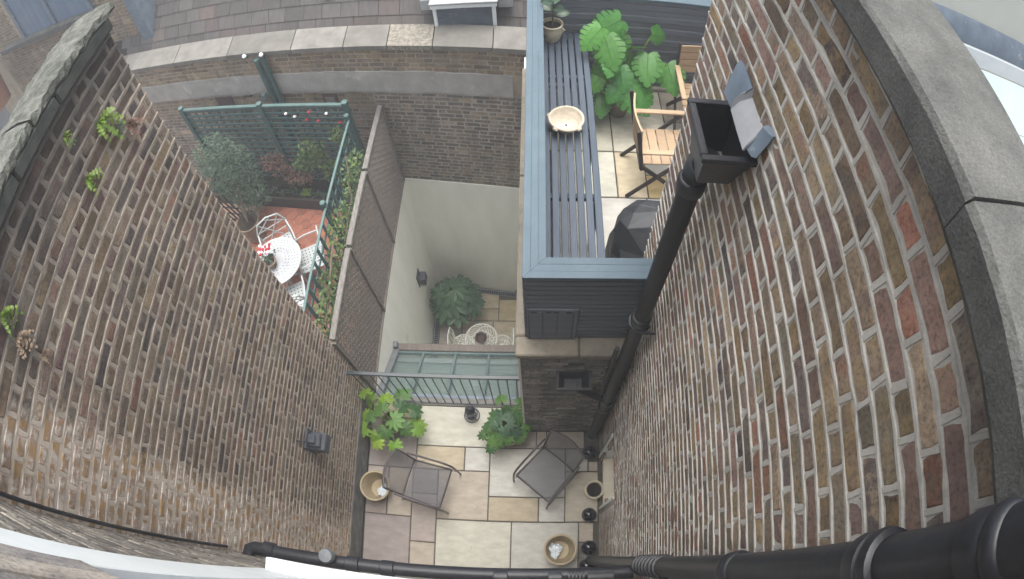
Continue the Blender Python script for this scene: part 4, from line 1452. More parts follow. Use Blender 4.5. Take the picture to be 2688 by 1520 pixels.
# ================================================================== RAILING
t = thing('railing', 'slim dark metal railing with thin balusters along the yard edge', 'railing', (-1.15, 1.84, 0))
MB().bb(-2.14, -0.152, 1.818, 1.862, 1.052, 1.085, 0.005).build('handrail', 'rail_metal', t)
for q in range(19):
    x = -2.05 + q * 0.1005
    MB().tube([(x, 1.84, 0.004), (x, 1.84, 1.055)], 0.0075, 6).build('baluster', 'rail_metal', t, True)
MB().bb(-2.06, -0.16, 1.832, 1.848, 0.02, 0.03).build('foot_rail', 'rail_metal', t)


# ================================================================== SLING CHAIRS
def sling_chair(root):
    """faces +x; origin on the floor under the seat centre"""
    for s in (-1, 1):
        y = s * 0.255
        side = [(0.275, y, 0.0), (0.265, y, 0.30), (0.245, y, 0.50), (0.20, y, 0.585), (0.10, y, 0.615), (-0.10, y * 0.99, 0.625), (-0.26, y * 0.96, 0.64)]
        MB().tube(side, 0.0125, 8).build('arm_frame', 'chair_tube', root, True)
        back = [(-0.20, s * 0.222, 0.40), (-0.235, s * 0.224, 0.52), (-0.285, s * 0.226, 0.70), (-0.33, s * 0.225, 0.865)]
        MB().tube(back, 0.012, 8).build('back_post', 'chair_tube', root, True)
        MB().tube([(-0.19, s * 0.235, 0.43), (-0.25, s * 0.25, 0.2), (-0.31, s * 0.255, 0.0)], 0.012, 8).build('leg', 'chair_tube', root, True)
        MB().tube([(-0.215, s * 0.222, 0.395), (0.0, s * 0.225, 0.415), (0.235, s * 0.235, 0.435)], 0.011, 8).build('seat_rail', 'chair_tube', root, True)
    top = [(-0.33 - 0.05 * math.cos(math.pi * q / 2), 0.225 * q, 0.865 + 0.006 * math.cos(math.pi * q / 2)) for q in np.linspace(-1, 1, 9)]
    MB().tube(top, 0.0125, 8).build('top_rail', 'chair_tube', root, True)
    MB().tube([(0.235, y, 0.435 - 0.012 * math.cos(math.pi * y / 0.47)) for y in np.linspace(-0.235, 0.235, 7)], 0.011, 8).build('front_rail', 'chair_tube', root, True)
    MB().tube([(-0.215, -0.222, 0.395), (-0.225, 0, 0.39), (-0.215, 0.222, 0.395)], 0.011, 8).build('rear_rail', 'chair_tube', root, True)
    MB().tube([(0.25, -0.255, 0.16), (-0.262, -0.25, 0.16)], 0.009, 6).build('stretcher', 'chair_tube', root, True)
    MB().tube([(0.25, 0.255, 0.16), (-0.262, 0.25, 0.16)], 0.009, 6).build('stretcher', 'chair_tube', root, True)
    g = []
    for u in np.linspace(0, 1, 6):
        x = -0.205 + 0.435 * u
        g.append([(x, v * (0.222 + 0.012 * u), 0.398 + 0.038 * u - 0.022 * math.cos(v * math.pi / 2) * math.sin(math.pi * (0.1 + 0.8 * u))) for v in np.linspace(-1, 1, 6)])
    MB().sheet(g, 0.004).build('seat', 'sling', root)
    g = []
    for u in np.linspace(0, 1, 6):
        z = 0.435 + 0.425 * u
        x = -0.212 - 0.118 * u
        g.append([(x - (0.012 + 0.036 * u) * math.cos(v * math.pi / 2), v * 0.224, z) for v in np.linspace(-1, 1, 7)])
    MB().sheet(g, 0.004).build('backrest', 'sling', root)


sc = thing('sling_chair', 'grey mesh patio armchair beside the tan pot at the dark brick wall', 'chair', (0, 0, 0), 'mesh patio armchairs')
sling_chair(sc)
s2 = copy_tree(sc, (0.095, 0.925, 0), R(-130), 'grey mesh patio armchair turned towards the house, next to the black balls')
sc.location = (-1.245, 0.765, 0)
sc.rotation_euler = (0, 0, R(-14))

# ================================================================== POTS, BALLS, LANTERN on the patio
for (c, lab, bag) in (((-1.88, 0.70, 0.002), 'empty tan stoneware pot with white plastic behind the left armchair', ((0.05, -0.04), 0.085)), ((0.27, 0.04, 0.002), 'empty tan stoneware pot with white plastic beside two black balls', ((-0.05, -0.01), 0.10))):
    t = thing('stoneware_pot', lab, 'pot', c, 'empty stoneware pots')
    pot(MB(), c, 0.175, 0.30, wall=0.022, foot=0.66, belly=0.02).build('pot', 'pot_glazed', t, True)
    t2 = thing('plastic_bag', 'crumpled white plastic lying in the pot ' + ('behind the left armchair' if c[0] < -1 else 'beside the black balls'), 'plastic', (c[0], c[1], 0.05), 'plastic scraps in pots')
    m = MB()
    r_ = random.Random(int(c[0] * 10))
    g = []
    n = 9
    for i in range(n):
        row = []
        for j in range(n):
            u, v = (i / (n - 1) - 0.5) * 2, (j / (n - 1) - 0.5) * 2
            a = math.atan2(v, u)
            q = max(abs(u), abs(v)) * (0.85 + 0.18 * math.sin(3 * a + c[0]) + 0.08 * math.sin(7 * a))
            row.append((c[0] + bag[0][0] + bag[1] * q * math.cos(a) * 0.8, c[1] + bag[0][1] + bag[1] * q * math.sin(a) * 1.15, 0.088 + r_.uniform(0, 0.035) + 0.03 * (1 - q)))
        g.append(row)
    m.sheet(g, 0.004)
    m.build('scrap', 'plastic_bag', t2, True)
t = thing('small_pot', 'small cream pot full of dark soil between the black balls', 'pot', (0.655, 0.757, 0.002))
p = pot(MB(), (0.655, 0.757, 0.002), 0.10, 0.20, wall=0.016).build('pot', 'pot_cream', t, True)
MB().lathe([(0, 0.165), (0.086, 0.165), (0.086, 0.172), (0, 0.178)], 20, (0.655, 0.757, 0)).build('soil', 'soil', p)
for (x, y, lab) in ((0.60, 1.22, 'glossy black ball behind the right armchair, by the downpipe'), (0.604, 0.462, 'glossy black ball between small cream pot and tan pot'), (0.606, 0.063, 'glossy black ball right beside the tan pot'), (0.585, -0.165, 'black ball mostly hidden under the black waste pipe')):
    t = thing('black_ball', lab, 'ball', (x, y, 0.002), 'row of black balls')
    MB().lathe([(0, 0), (0.06, 0), (0.058, 0.012), (0, 0.012)], 20, (x, y, 0.002)).build('base', 'ball_black', t)
    MB().lathe([(0.087 * math.sin(math.pi * q / 14), 0.097 - 0.087 * math.cos(math.pi * q / 14)) for q in range(15)], 28, (x, y, 0.002)).build('ball', 'ball_black', t, True)
L0 = (-0.81, 1.69, 0.002)
t = thing('lantern', 'small dark metal lantern with ring foot by the railing', 'lantern', L0)
MB().tube([(L0[0] + 0.093 * math.cos(a), L0[1] + 0.093 * math.sin(a), 0.012) for a in np.linspace(0, 2 * math.pi, 25)], 0.006, 6, False).build('foot_ring', 'lantern_metal', t, True)
MB().tube([(L0[0] + 0.075 * math.cos(a), L0[1] + 0.075 * math.sin(a), 0.10) for a in np.linspace(0, 2 * math.pi, 25)], 0.005, 6, False).build('guard_ring', 'lantern_metal', t, True)
for q in range(4):
    a = R(45 + 90 * q)
    MB().tube([(L0[0] + 0.093 * math.cos(a), L0[1] + 0.093 * math.sin(a), 0.012), (L0[0] + 0.078 * math.cos(a), L0[1] + 0.078 * math.sin(a), 0.10), (L0[0] + 0.05 * math.cos(a), L0[1] + 0.05 * math.sin(a), 0.26)], 0.004, 6).build('strut', 'lantern_metal', t, True)
MB().lathe([(0, 0.015), (0.06, 0.015), (0.062, 0.05), (0.03, 0.065), (0, 0.065)], 18, (L0[0], L0[1], 0)).build('base', 'lantern_metal', t, True)
MB().lathe([(0.045, 0.066), (0.058, 0.12), (0.058, 0.18), (0.042, 0.24)], 18, (L0[0], L0[1], 0)).build('glass', 'lantern_glass', t, True)
MB().lathe([(0, 0.24), (0.062, 0.24), (0.058, 0.26), (0.03, 0.29), (0.026, 0.315), (0.036, 0.32), (0.02, 0.335), (0, 0.337)], 18, (L0[0], L0[1], 0)).build('cap', 'lantern_metal', t, True)
MB().tube([(L0[0] - 0.05, L0[1], 0.26), (L0[0] - 0.045, L0[1] + 0.03, 0.35), (L0[0], L0[1] + 0.045, 0.385), (L0[0] + 0.045, L0[1] + 0.03, 0.35), (L0[0] + 0.05, L0[1], 0.26)], 0.003, 5).build('handle', 'lantern_metal', t, True)

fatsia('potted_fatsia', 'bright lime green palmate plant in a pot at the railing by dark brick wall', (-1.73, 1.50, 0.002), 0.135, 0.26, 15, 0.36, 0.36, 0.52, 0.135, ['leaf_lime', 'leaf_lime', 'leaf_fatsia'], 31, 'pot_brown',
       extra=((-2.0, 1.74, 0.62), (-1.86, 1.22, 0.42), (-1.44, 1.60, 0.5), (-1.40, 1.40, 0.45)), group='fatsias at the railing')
fatsia('potted_fatsia', 'green palmate plant in a wide cream pot in front of the sooty brick wall', (-0.37, 1.48, 0.002), 0.20, 0.27, 22, 0.22, 0.34, 0.52, 0.105, ['leaf_fatsia', 'leaf_fatsia', 'leaf_deep'], 35, 'pot_cream',
       extra=((-0.53, 1.19, 0.5), (-0.42, 1.72, 0.62), (-0.22, 1.70, 0.6), (-0.62, 1.36, 0.42)), group='fatsias at the railing')

# ================================================================== WALL LAMP on the left wall
t = thing('wall_lantern', 'grey box wall lantern on the dark brick wall', 'lamp', (XL, 0.87, 1.85))
MB().bb(XL + 0.006, XL + 0.03, 0.785, 0.985, 1.76, 2.02, 0.006).build('back_plate', 'lamp_grey', t)
for (a, z0, z1, h) in ((0.10, 1.78, 1.92, 0), (0.075, 1.923, 1.97, 0), (0.05, 1.973, 2.01, 0)):
    MB().bb(XL + 0.031, XL + 0.031 + 0.15 * a / 0.10, 0.885 - a * 0.85, 0.885 + a * 0.85, z0, z1, 0.008).build('hood', 'lamp_grey', t)
MB().bb(XL + 0.05, XL + 0.165, 0.82, 0.95, 1.70, 1.778, 0.004).build('glass', 'lantern_glass', t)
MB().tube([(XL + 0.02, 0.86, 2.0), (XL + 0.02, 0.83, 2.12), (XL + 0.01, 0.82, 2.20)], 0.006, 6).build('cord', 'lamp_grey', t)

# ================================================================== RIGHT WALL: hopper, downpipe, lead chute
DX, DY = 0.640, 1.447
dp = thing('downpipe', 'black cast iron downpipe running down the pale pointed wall', 'downpipe', (DX, DY, 0))
MB().tube([(DX, DY, 0.03), (DX, DY, 5.02)], 0.052, 18).build('pipe', 'cast_worn', dp, True)
for z in (4.90, 3.50, 1.62, 1.36):
    q = MB().lathe([(0.052, -0.03), (0.064, -0.03), (0.066, 0.0), (0.066, 0.035), (0.060, 0.045), (0.052, 0.05)], 20, (DX, DY, z)).build('collar', 'cast_black', dp, True)
    if z in (3.50,):
        MB().tube([(DX - 0.02, DY - 0.065, z - 0.05), (DX + 0.02, DY - 0.075, z - 0.05), (XR, DY - 0.075, z - 0.05)], 0.012, 6).build('bracket', 'cast_black', q)
        MB().tube([(DX + 0.07 * math.cos(a), DY + 0.07 * math.sin(a), z - 0.04) for a in np.linspace(R(120), R(330), 12)], 0.008, 6).build('strap', 'cast_black', q)
MB().tube([(DX - 0.08, DY + 0.01, 2.95), (DX - 0.085, DY + 0.008, 2.2), (DX - 0.085, DY + 0.005, 1.75), (DX - 0.02, DY, 1.60)], 0.020, 10).build('side_pipe', 'cast_worn', dp, True)
MB().tube([(DX, DY, 5.0), (DX, DY - 0.03, 5.09), (DX, DY - 0.09, 5.15)], [0.056, 0.060, 0.064], 16).build('bend', 'cast_black', dp, True)
HX0, HX1, HY0, HY1, HZ = 0.545, 0.735, 1.19, 1.465, 5.38
hp = thing('rainwater_hopper', 'open black box rainwater hopper high on the pale pointed wall', 'hopper', (0.64, 1.33, 5.15))
w = 0.014


def frustum(m, a, z0, c, z1):
    V = [(a[0], a[2], z0), (a[1], a[2], z0), (a[1], a[3], z0), (a[0], a[3], z0), (c[0], c[2], z1), (c[1], c[2], z1), (c[1], c[3], z1), (c[0], c[3], z1)]
    m.add(V, [(0, 1, 5, 4), (1, 2, 6, 5), (2, 3, 7, 6), (3, 0, 4, 7)])


m = MB()
lo = (0.585, 0.715, 1.28, 1.42)
frustum(m, lo, 5.13, (HX0, HX1, HY0, HY1), HZ)
frustum(m, (HX0 + w, HX1 - w, HY0 + w, HY1 - w), HZ, (lo[0] + w, lo[1] - w, lo[2] + w, lo[3] - w), 5.145)
m.add([(lo[0], lo[2], 5.13), (lo[0], lo[3], 5.13), (lo[1], lo[3], 5.13), (lo[1], lo[2], 5.13)], [(0, 1, 2, 3)])
m.add([(lo[0] + w, lo[2] + w, 5.145), (lo[0] + w, lo[3] - w, 5.145), (lo[1] - w, lo[3] - w, 5.145), (lo[1] - w, lo[2] + w, 5.145)], [(0, 3, 2, 1)])
m.build('box', 'cast_black', hp)
for (x0, x1, y0, y1) in ((HX0 - 0.012, HX1 + 0.004, HY0 - 0.012, HY0 + w), (HX0 - 0.012, HX1 + 0.004, HY1 - w, HY1 + 0.012), (HX0 - 0.012, HX0 + w, HY0 + w + 0.001, HY1 - w - 0.001), (HX1 - w, HX1 + 0.004, HY0 + w + 0.001, HY1 - w - 0.001)):
    MB().bb(x0, x1, y0, y1, HZ - 0.018, HZ + 0.006, 0.003).build('rim', 'cast_black', hp)
MB().bb(0.600, 0.700, 1.296, 1.404, 5.150, 5.175).build('silt', 'stone_pale', hp)
MB().lathe([(0, 0), (0.034, 0), (0.034, 0.004), (0, 0.004)], 16, (0.65, 1.33, 5.1755)).build('outlet', 'dark_gap', hp)
lc = thing('lead_chute', 'bent grey lead chute spilling out of the wall above the upper hopper', 'flashing', (0.72, 1.30, 5.5))
g = []
for i, (x, z) in enumerate(((0.80, 5.50), (0.735, 5.49), (0.70, 5.46), (0.68, 5.41))):
    e = 0.006 * i
    g.append([(x, 1.205 - e * 0.3, z + 0.035), (x, 1.215 - e * 0.3, z), (x, 1.30, z - 0.004), (x, 1.385 + e, z), (x, 1.395 + e, z + 0.035)])
MB().sheet(g, 0.006).build('apron', 'lead_pale', lc, True)
g = []
for i, (x, z) in enumerate(((0.732, 5.53), (0.715, 5.51), (0.70, 5.44), (0.69, 5.40))):
    g.append([(x, 1.40, z), (x + 0.003, 1.48, z + 0.0 - 0.006 * i), (x + 0.012 - 0.002 * i, 1.58 - 0.012 * i, z - 0.01 - 0.008 * i)])
MB().sheet(g, 0.006).build('side_flap', 'lead', lc, True)
g = []
for i, (x, z) in enumerate(((0.732, 5.55), (0.715, 5.54), (0.70, 5.48), (0.685, 5.43))):
    g.append([(x, 1.205, z), (x + 0.008, 1.175 - 0.004 * i, z + 0.006), (x + 0.018, 1.150, z + 0.015)])
MB().sheet(g, 0.006).build('side_flap', 'lead', lc, True)

# lower hopper on the sooty wall
h2 = thing('rainwater_hopper', 'black box hopper on the sooty wall with a pipe to the downpipe', 'hopper', (0.29, 1.43, 2.2))
m = MB()
lo = (0.20, 0.37, 1.40, 1.505)
frustum(m, lo, 2.12, (0.15, 0.42, 1.345, 1.505), 2.32)
frustum(m, (0.162, 0.408, 1.357, 1.495), 2.32, (0.21, 0.36, 1.41, 1.495), 2.135)
m.add([(lo[0], lo[2], 2.12), (lo[0], lo[3], 2.12), (lo[1], lo[3], 2.12), (lo[1], lo[2], 2.12)], [(0, 1, 2, 3)])
m.add([(0.21, 1.41, 2.135), (0.21, 1.495, 2.135), (0.36, 1.495, 2.135), (0.36, 1.41, 2.135)], [(0, 3, 2, 1)])
m.build('box', 'cast_black', h2)
for (x0, x1, y0, y1) in ((0.14, 0.43, 1.335, 1.358), (0.14, 0.163, 1.359, 1.506), (0.407, 0.43, 1.359, 1.506), (0.164, 0.406, 1.488, 1.506)):
    MB().bb(x0, x1, y0, y1, 2.302, 2.325, 0.003).build('rim', 'cast_worn', h2)
MB().tube([(0.30, 1.44, 2.13), (0.34, 1.44, 2.02), (0.48, 1.445, 1.82), (0.60, DY, 1.66)], 0.038, 12).build('outlet_pipe', 'cast_worn', h2, True)
t = MB().tube([(DX + 0.058 * math.cos(a), DY - 0.005 + 0.058 * math.sin(a), 0.012) for a in np.linspace(0, 2 * math.pi, 21)], 0.012, 6, False).build('gully_ring', 'stone_pale', None, True)
tag(t, 'pale ring round the foot of the downpipe', 'gully')

# ================================================================== SOIL STACK + WASTE PIPE on the house wall
SX, SY = 0.635, -0.095
st = thing('soil_stack', 'thick glossy black soil pipe in the corner nearest the lens', 'pipe', (SX, SY, 0))
MB().tube([(SX, SY, 0.0), (SX, SY, 7.4)], 0.055, 28).build('pipe', 'pvc_black', st, True)
for (z, k) in ((6.20, 1.0), (5.86, 1.1), (5.02, 1.0)):
    MB().lathe([(0.055, -0.05), (0.060 * k, -0.048), (0.063 * k, -0.03), (0.063 * k, 0.0), (0.058, 0.008), (0.064 * k, 0.016), (0.066 * k, 0.03), (0.062 * k, 0.045), (0.055, 0.05)], 28, (SX, SY, z)).build('collar', 'pvc_black', st, True)
for q in range(7):
    MB().lathe([(0.055, -0.012), (0.066, -0.008), (0.068, 0.0), (0.066, 0.008), (0.055, 0.012)], 24, (SX, SY, 3.95 - q * 0.10)).build('ring', 'pvc_black', st, True)
wp = thing('waste_pipe', 'black horizontal waste pipe with couplings across the bottom edge', 'pipe', (-0.7, -0.165, 3.25))
WZ = lambda x: 3.20 - 0.02 * (x + 1.0)
WY = -0.160
MB().tube([(-1.82, WY - 0.012, WZ(-1.82)), (SX - 0.03, WY + 0.02, WZ(0.6))], 0.046, 18).build('pipe', 'pvc_black', wp, True)
MB().tube([(-1.80, WY - 0.012, WZ(-1.8)), (-1.87, WY - 0.012, WZ(-1.8)), (-1.915, WY - 0.03, WZ(-1.8)), (-1.925, WY - 0.085, WZ(-1.8))], 0.050, 14).build('elbow', 'pvc_black', wp, True)
for x in (-1.76, -1.15, -0.92, -0.21, 0.12, 0.36, 0.44):
    MB().tube([(x - 0.045, WY - 0.004, WZ(x)), (x - 0.04, WY - 0.004, WZ(x)), (x + 0.04, WY - 0.004, WZ(x)), (x + 0.045, WY - 0.004, WZ(x))], [0.047, 0.056, 0.056, 0.047], 18).build('coupling', 'pvc_black', wp, True)
for q in range(5):
    MB().tube([(0.20 + q * 0.022, WY, WZ(0.2)), (0.212 + q * 0.022, WY, WZ(0.2))], 0.061, 16).build('ring', 'pvc_black', wp, True)
t = MB().lathe([(0, -0.04), (0.045, -0.04), (0.055, 0), (0.045, 0.04), (0, 0.045)], 14, (-1.30, WY + 0.03, 3.30)).build('vent_cap', 'zinc', wp, True)

# ================================================================== TERRACE PARAPET
CZ = 3.73
pp = thing('terrace_parapet', 'dark slatted parapet with a wide blue grey capping round the terrace', 'parapet', (0.3, 1.64, 2.70))
YC = 1.640
nsl = 15
for q in range(nsl):
    z0 = 2.705 + q * (CZ - 0.035 - 2.705) / nsl
    z1 = 2.705 + (q + 1) * (CZ - 0.035 - 2.705) / nsl
    xa = -0.09 if q >= 8 else 0.272
    MB().bb(xa, XR - 0.003, YC, YC + 0.02, z0 + 0.008, z1 - 0.008, 0.004).build('slat', 'slate_paint', pp)
    MB().bb(-0.112, -0.092, YC + 0.001, 4.70, z0 + 0.004, z1 - 0.005, 0.004).build('slat', 'slate_paint', pp)
MB().bb(-0.088, XR - 0.003, YC + 0.022, YC + 0.06, 2.705, CZ - 0.036).build('backing', 'dark_gap', pp)
MB().bb(-0.088, -0.05, YC + 0.062, 4.70, 2.705, CZ - 0.036).build('backing', 'dark_gap', pp)
# three mitred capping boards
for k in range(3):
    o0, o1 = k * 0.048 + 0.0008, (k + 1) * 0.048 - 0.0008
    X0, Y0 = -0.108, 1.612
    V = [(X0 + o0, Y0 + o0), (XR - 0.002, Y0 + o0), (XR - 0.002, Y0 + o1), (X0 + o1, Y0 + o1)]
    MB().prism(V, CZ - 0.033, CZ - 0.001 * (k == 1)).build('capping_board', 'deck_blue', pp)
    V = [(X0 + o0, Y0 + o0 + 0.0015), (X0 + o1, Y0 + o1 + 0.0015), (X0 + o1, 4.80), (X0 + o0, 4.80)]
    MB().prism(V, CZ - 0.033, CZ - 0.001 * (k == 1)).build('capping_board', 'deck_blue', pp)
# cupboard door in the cladding
cd = MB().bb(-0.09, 0.268, YC + 0.002, YC + 0.02, 2.705, 3.245).build('cupboard_door', 'slate_paint', pp)
for (x0, x1) in ((-0.072, 0.02), (0.023, 0.125), (0.128, 0.235)):
    MB().bb(x0, x1, YC - 0.016, YC + 0.001, 2.712, 3.205, 0.003).build('plank', 'slate_paint', cd)
MB().bb(-0.09, -0.076, YC - 0.014, YC + 0.001, 2.707, 3.24, 0.003).build('stile', 'slate_paint', cd)
MB().bb(0.24, 0.268, YC - 0.014, YC + 0.001, 2.707, 3.24, 0.003).build('stile', 'slate_paint', cd)
MB().bb(-0.074, 0.238, YC - 0.014, YC + 0.001, 3.21, 3.24, 0.003).build('head', 'slate_paint', cd)
for x in (-0.04, 0.06, 0.11, 0.20):
    MB().bb(x - 0.02, x + 0.02, YC - 0.020, YC - 0.017, 3.20, 3.214).build('hinge', 'dark_gap', cd)

# far slatted fence of the terrace
ff = thing('slatted_fence', 'dark blue grey horizontal slat fence closing the far end of the terrace', 'fence', (1.0, 4.67, ZT))
FY = 4.68
for q in range(16):
    z0 = ZT + 0.03 + q * 0.076
    MB().bb(0.045, 2.7, FY - 0.012 + 0.006 * (q % 2), FY + 0.012, z0, z0 + 0.068, 0.004).build('slat', 'slate_paint', ff)
for x in (0.35, 1.15, 1.75, 2.35):
    MB().bb(x - 0.03, x + 0.03, FY + 0.014, FY + 0.06, ZT, CZ - 0.04).build('post', 'dark_gap', ff)
MB().bb(0.045, 2.7, FY - 0.03, FY + 0.11, CZ - 0.035, CZ - 0.004, 0.004).build('capping_board', 'deck_blue', ff)

# slatted bench along the parapet
BZ = 3.25
bn = thing('slatted_bench', 'long blue grey slatted bench running along the left side of the terrace', 'bench', (0.24, 3.2, ZT))
for (x0, x1) in ((0.028, 0.077), (0.090, 0.142), (0.155, 0.206), (0.218, 0.269), (0.282, 0.333), (0.347, 0.400), (0.411, 0.466)):
    MB().bb(x0, x1, 1.775, 4.655, BZ - 0.028, BZ, 0.004).build('slat', 'slat_blue', bn)
for y in (1.9, 2.598, 3.33, 3.993, 4.58):
    MB().bb(0.035, 0.455, y - 0.022, y + 0.022, BZ - 0.078, BZ - 0.030, 0.003).build('bearer', 'slat_blue', bn)
    for x in (0.06, 0.44):
        MB().bb(x - 0.022, x + 0.022, y - 0.02, y + 0.02, ZT, BZ - 0.080, 0.003).build('leg', 'slat_blue', bn)
MB().bb(0.448, 0.464, 1.78, 4.65, BZ - 0.11, BZ - 0.030, 0.003).build('apron', 'slat_blue', bn)

t = thing('shallow_bowl', 'shallow pale terracotta bowl with lug handles on the slatted bench', 'bowl', (0.217, 3.30, BZ + 0.001))
bc = (0.217, 3.30, BZ + 0.001)
MB().lathe([(0.0, 0.0), (0.085, 0.0), (0.095, 0.012), (0.137, 0.085), (0.150, 0.092), (0.152, 0.105), (0.146, 0.113), (0.132, 0.108), (0.120, 0.085), (0.075, 0.026), (0.050, 0.020), (0.048, 0.022), (0.014, 0.018), (0, 0.017)], 40, bc, wob=0.012).build('bowl', 'pot_bowl', t, True)
MB().lathe([(0, 0.0), (0.009, 0), (0.009, 0.004), (0, 0.004)], 10, (bc[0], bc[1], BZ + 0.0195)).build('drain_hole', 'dark_gap', t)
for a in (R(165), R(232), R(312)):
    MB().box((bc[0] + 0.15 * math.cos(a), bc[1] + 0.15 * math.sin(a), BZ + 0.095), (0.035, 0.05, 0.03), Matrix.Rotation(a, 3, 'Z'), 0.010).build('lug', 'pot_bowl', t, True)
t = thing('rubber_plant', 'rubber plant with dark oval leaves in a cream pot on the far end of bench', 'plant', (0.125, 4.54, BZ + 0.001))
rc = (0.125, 4.54, BZ + 0.001)
p = MB().lathe([(0, 0), (0.068, 0), (0.09, 0.05), (0.105, 0.12), (0.100, 0.165), (0.095, 0.178), (0.108, 0.19), (0.108, 0.203), (0.094, 0.203), (0.088, 0.165), (0, 0.16)], 28, rc).build('pot', 'pot_cream', t, True)
for a in (R(200), R(340)):
    MB().tube([(rc[0] + 0.103 * math.cos(a), rc[1] + 0.103 * math.sin(a), BZ + 0.17), (rc[0] + 0.125 * math.cos(a), rc[1] + 0.125 * math.sin(a), BZ + 0.15), (rc[0] + 0.106 * math.cos(a), rc[1] + 0.106 * math.sin(a), BZ + 0.12)], 0.008, 6).build('lug', 'pot_cream', p)
MB().lathe([(0, 0.162), (0.088, 0.162), (0.088, 0.168), (0, 0.172)], 20, rc).build('soil', 'soil', p)
MB().tube([(rc[0], rc[1], BZ + 0.16), (rc[0] + 0.01, rc[1], BZ + 0.5)], 0.008, 6).build('stem', 'vine_stem', t)
rn = random.Random(9)
for (a, z, L, el) in ((0.2, 0.30, 0.15, 0.35), (2.6, 0.34, 0.15, 0.7), (-0.9, 0.38, 0.15, 0.8), (1.2, 0.42, 0.15, 0.9), (3.9, 0.46, 0.15, 0.8), (5.2, 0.50, 0.14, 0.9)):
    d = Vector((math.cos(a), math.sin(a), math.tan(el) * 0.6)).normalized()
    ex, ey, ez = frame(d, (-0.2 * math.cos(a), -0.5, 1))
    B = Vector((rc[0] + 0.01, rc[1], BZ + z))
    g = []
    for u in np.linspace(0, 1, 7):
        wd = 0.048 * math.sin(math.pi * (0.05 + 0.93 * u)) ** 0.8
        g.append([B + ex * (0.02 + L * u) + ey * (wd * v) + ez * (0.012 * abs(v) - 0.03 * u * u) for v in (-1, -0.5, 0, 0.5, 1)])
    MB().sheet(g, 0.002).build('leaf', 'leaf_rubber', t, True)

# monstera
MC = (0.815, 4.26, ZT + 0.001)
t = thing('monstera', 'large monstera with split glossy leaves in a brown pot on the terrace', 'plant', MC)
p = pot(MB(), MC, 0.125, 0.27, belly=0.03).build('pot', 'pot_brown', t, True)
MB().lathe([(0, 0.22), (0.105, 0.22), (0.105, 0.225), (0, 0.23)], 20, MC).build('soil', 'soil', p)
rn = random.Random(17)
EYE = Vector((0, 0, HC))
for (x, y, z, L, hx, hy, bright) in ((0.651, 4.45, 3.50, 0.34, -0.9, -0.15, 1.0), (0.508, 4.30, 3.48, 0.27, -0.7, -0.7, 1.05), (0.644, 4.20, 3.40, 0.32, 0.25, -1, 0.8), (1.04, 4.20, 3.215, 0.31, -0.1, -1, 0.85),
                                     (1.304, 4.25, 3.06, 0.31, 0.2, -1, 0.85), (1.174, 4.50, 3.39, 0.22, 1, 0.5, 1.1), (0.90, 4.0, 2.98, 0.36, 0.75, -0.7, 0.9), (0.608, 4.05, 2.80, 0.22, -0.1, -1, 0.85),
                                     (0.583, 4.25, 2.90, 0.22, -0.2, -1, 0.7), (0.67, 4.10, 3.28, 0.19, -0.3, -0.9, 1.2), (0.926, 4.40, 3.30, 0.24, 0.3, 0.8, 1.1), (0.78, 4.12, 3.12, 0.24, 0.1, -0.9, 1.05), (0.72, 4.02, 3.0, 0.2, -0.6, -0.7, 1.0), (0.86, 4.3, 3.15, 0.26, 0.6, -0.6, 0.75), (0.75, 4.36, 3.36, 0.28, 0.3, -0.5, 0.7), (1.0, 4.1, 2.95, 0.26, 0.7, -0.5, 0.8), (0.62, 4.2, 3.15, 0.24, -0.7, -0.3, 0.75), (0.52, 4.12, 3.02, 0.2, -0.8, -0.6, 0.9)):
    C_ = Vector((x, y, z))
    D = Vector((hx, hy, -0.55)).normalized()
    n = ((EYE - C_).normalized() + Vector((rn.uniform(-0.25, 0.25), rn.uniform(-0.25, 0.25), 0.25))).normalized()
    B = C_ - D * L * 0.42
    lf = MB()
    monstera_leaf(lf, B, D, n, L * 1.12, L * 0.54, rn)
    lo_ = lf.build('leaf', 'leaf_monstera', t, True, color=(bright, bright, bright * 0.95))
    MB().tube(curve_pts((MC[0] + rn.uniform(-.05, .05), MC[1] + rn.uniform(-.05, .05), ZT + 0.24), B, 0.06), 0.007, 6).build('stalk', 'leaf_fern', lo_)


# timber armchairs
def oak_chair(root):
    """faces +x"""
    for q in range(5):
        x = -0.20 + q * 0.088
        MB().bb(x, x + 0.081, -0.215, 0.215, 0.43, 0.447, 0.003).build('seat_slat', 'oak', root)
    for q in range(4):
        z = 0.56 + q * 0.085
        xx = -0.235 - 0.10 * (z - 0.5)
        g = [[(xx - 0.03 * math.cos(v * math.pi / 2) - 0.006 * (k - 0.5), v * 0.235, z + 0.075 * k) for v in np.linspace(-1, 1, 6)] for k in (0, 1)]
        MB().sheet(g, 0.016).build('back_slat', 'oak', root)
    for s in (-1, 1):
        y = s * 0.25
        MB().bb(-0.24, 0.26, y - 0.026, y + 0.026, 0.63, 0.652, 0.004).build('armrest', 'oak', root)
        MB().bar((-0.21, y, 0.40), (-0.30, y, 0.90), 0.02, 0.035).build('back_post', 'dark_wood', root)
        MB().bar((0.22, y, 0.628), (-0.30, y, 0.0), 0.02, 0.035).build('leg', 'dark_wood', root)
        MB().bar((-0.22, y * 0.96, 0.44), (0.27, y * 0.96, 0.0), 0.02, 0.035).build('leg', 'dark_wood', root)
    for x in (-0.22, 0.235):
        MB().bb(x - 0.012, x + 0.012, -0.24, 0.24, 0.40, 0.426).build('seat_bearer', 'dark_wood', root)


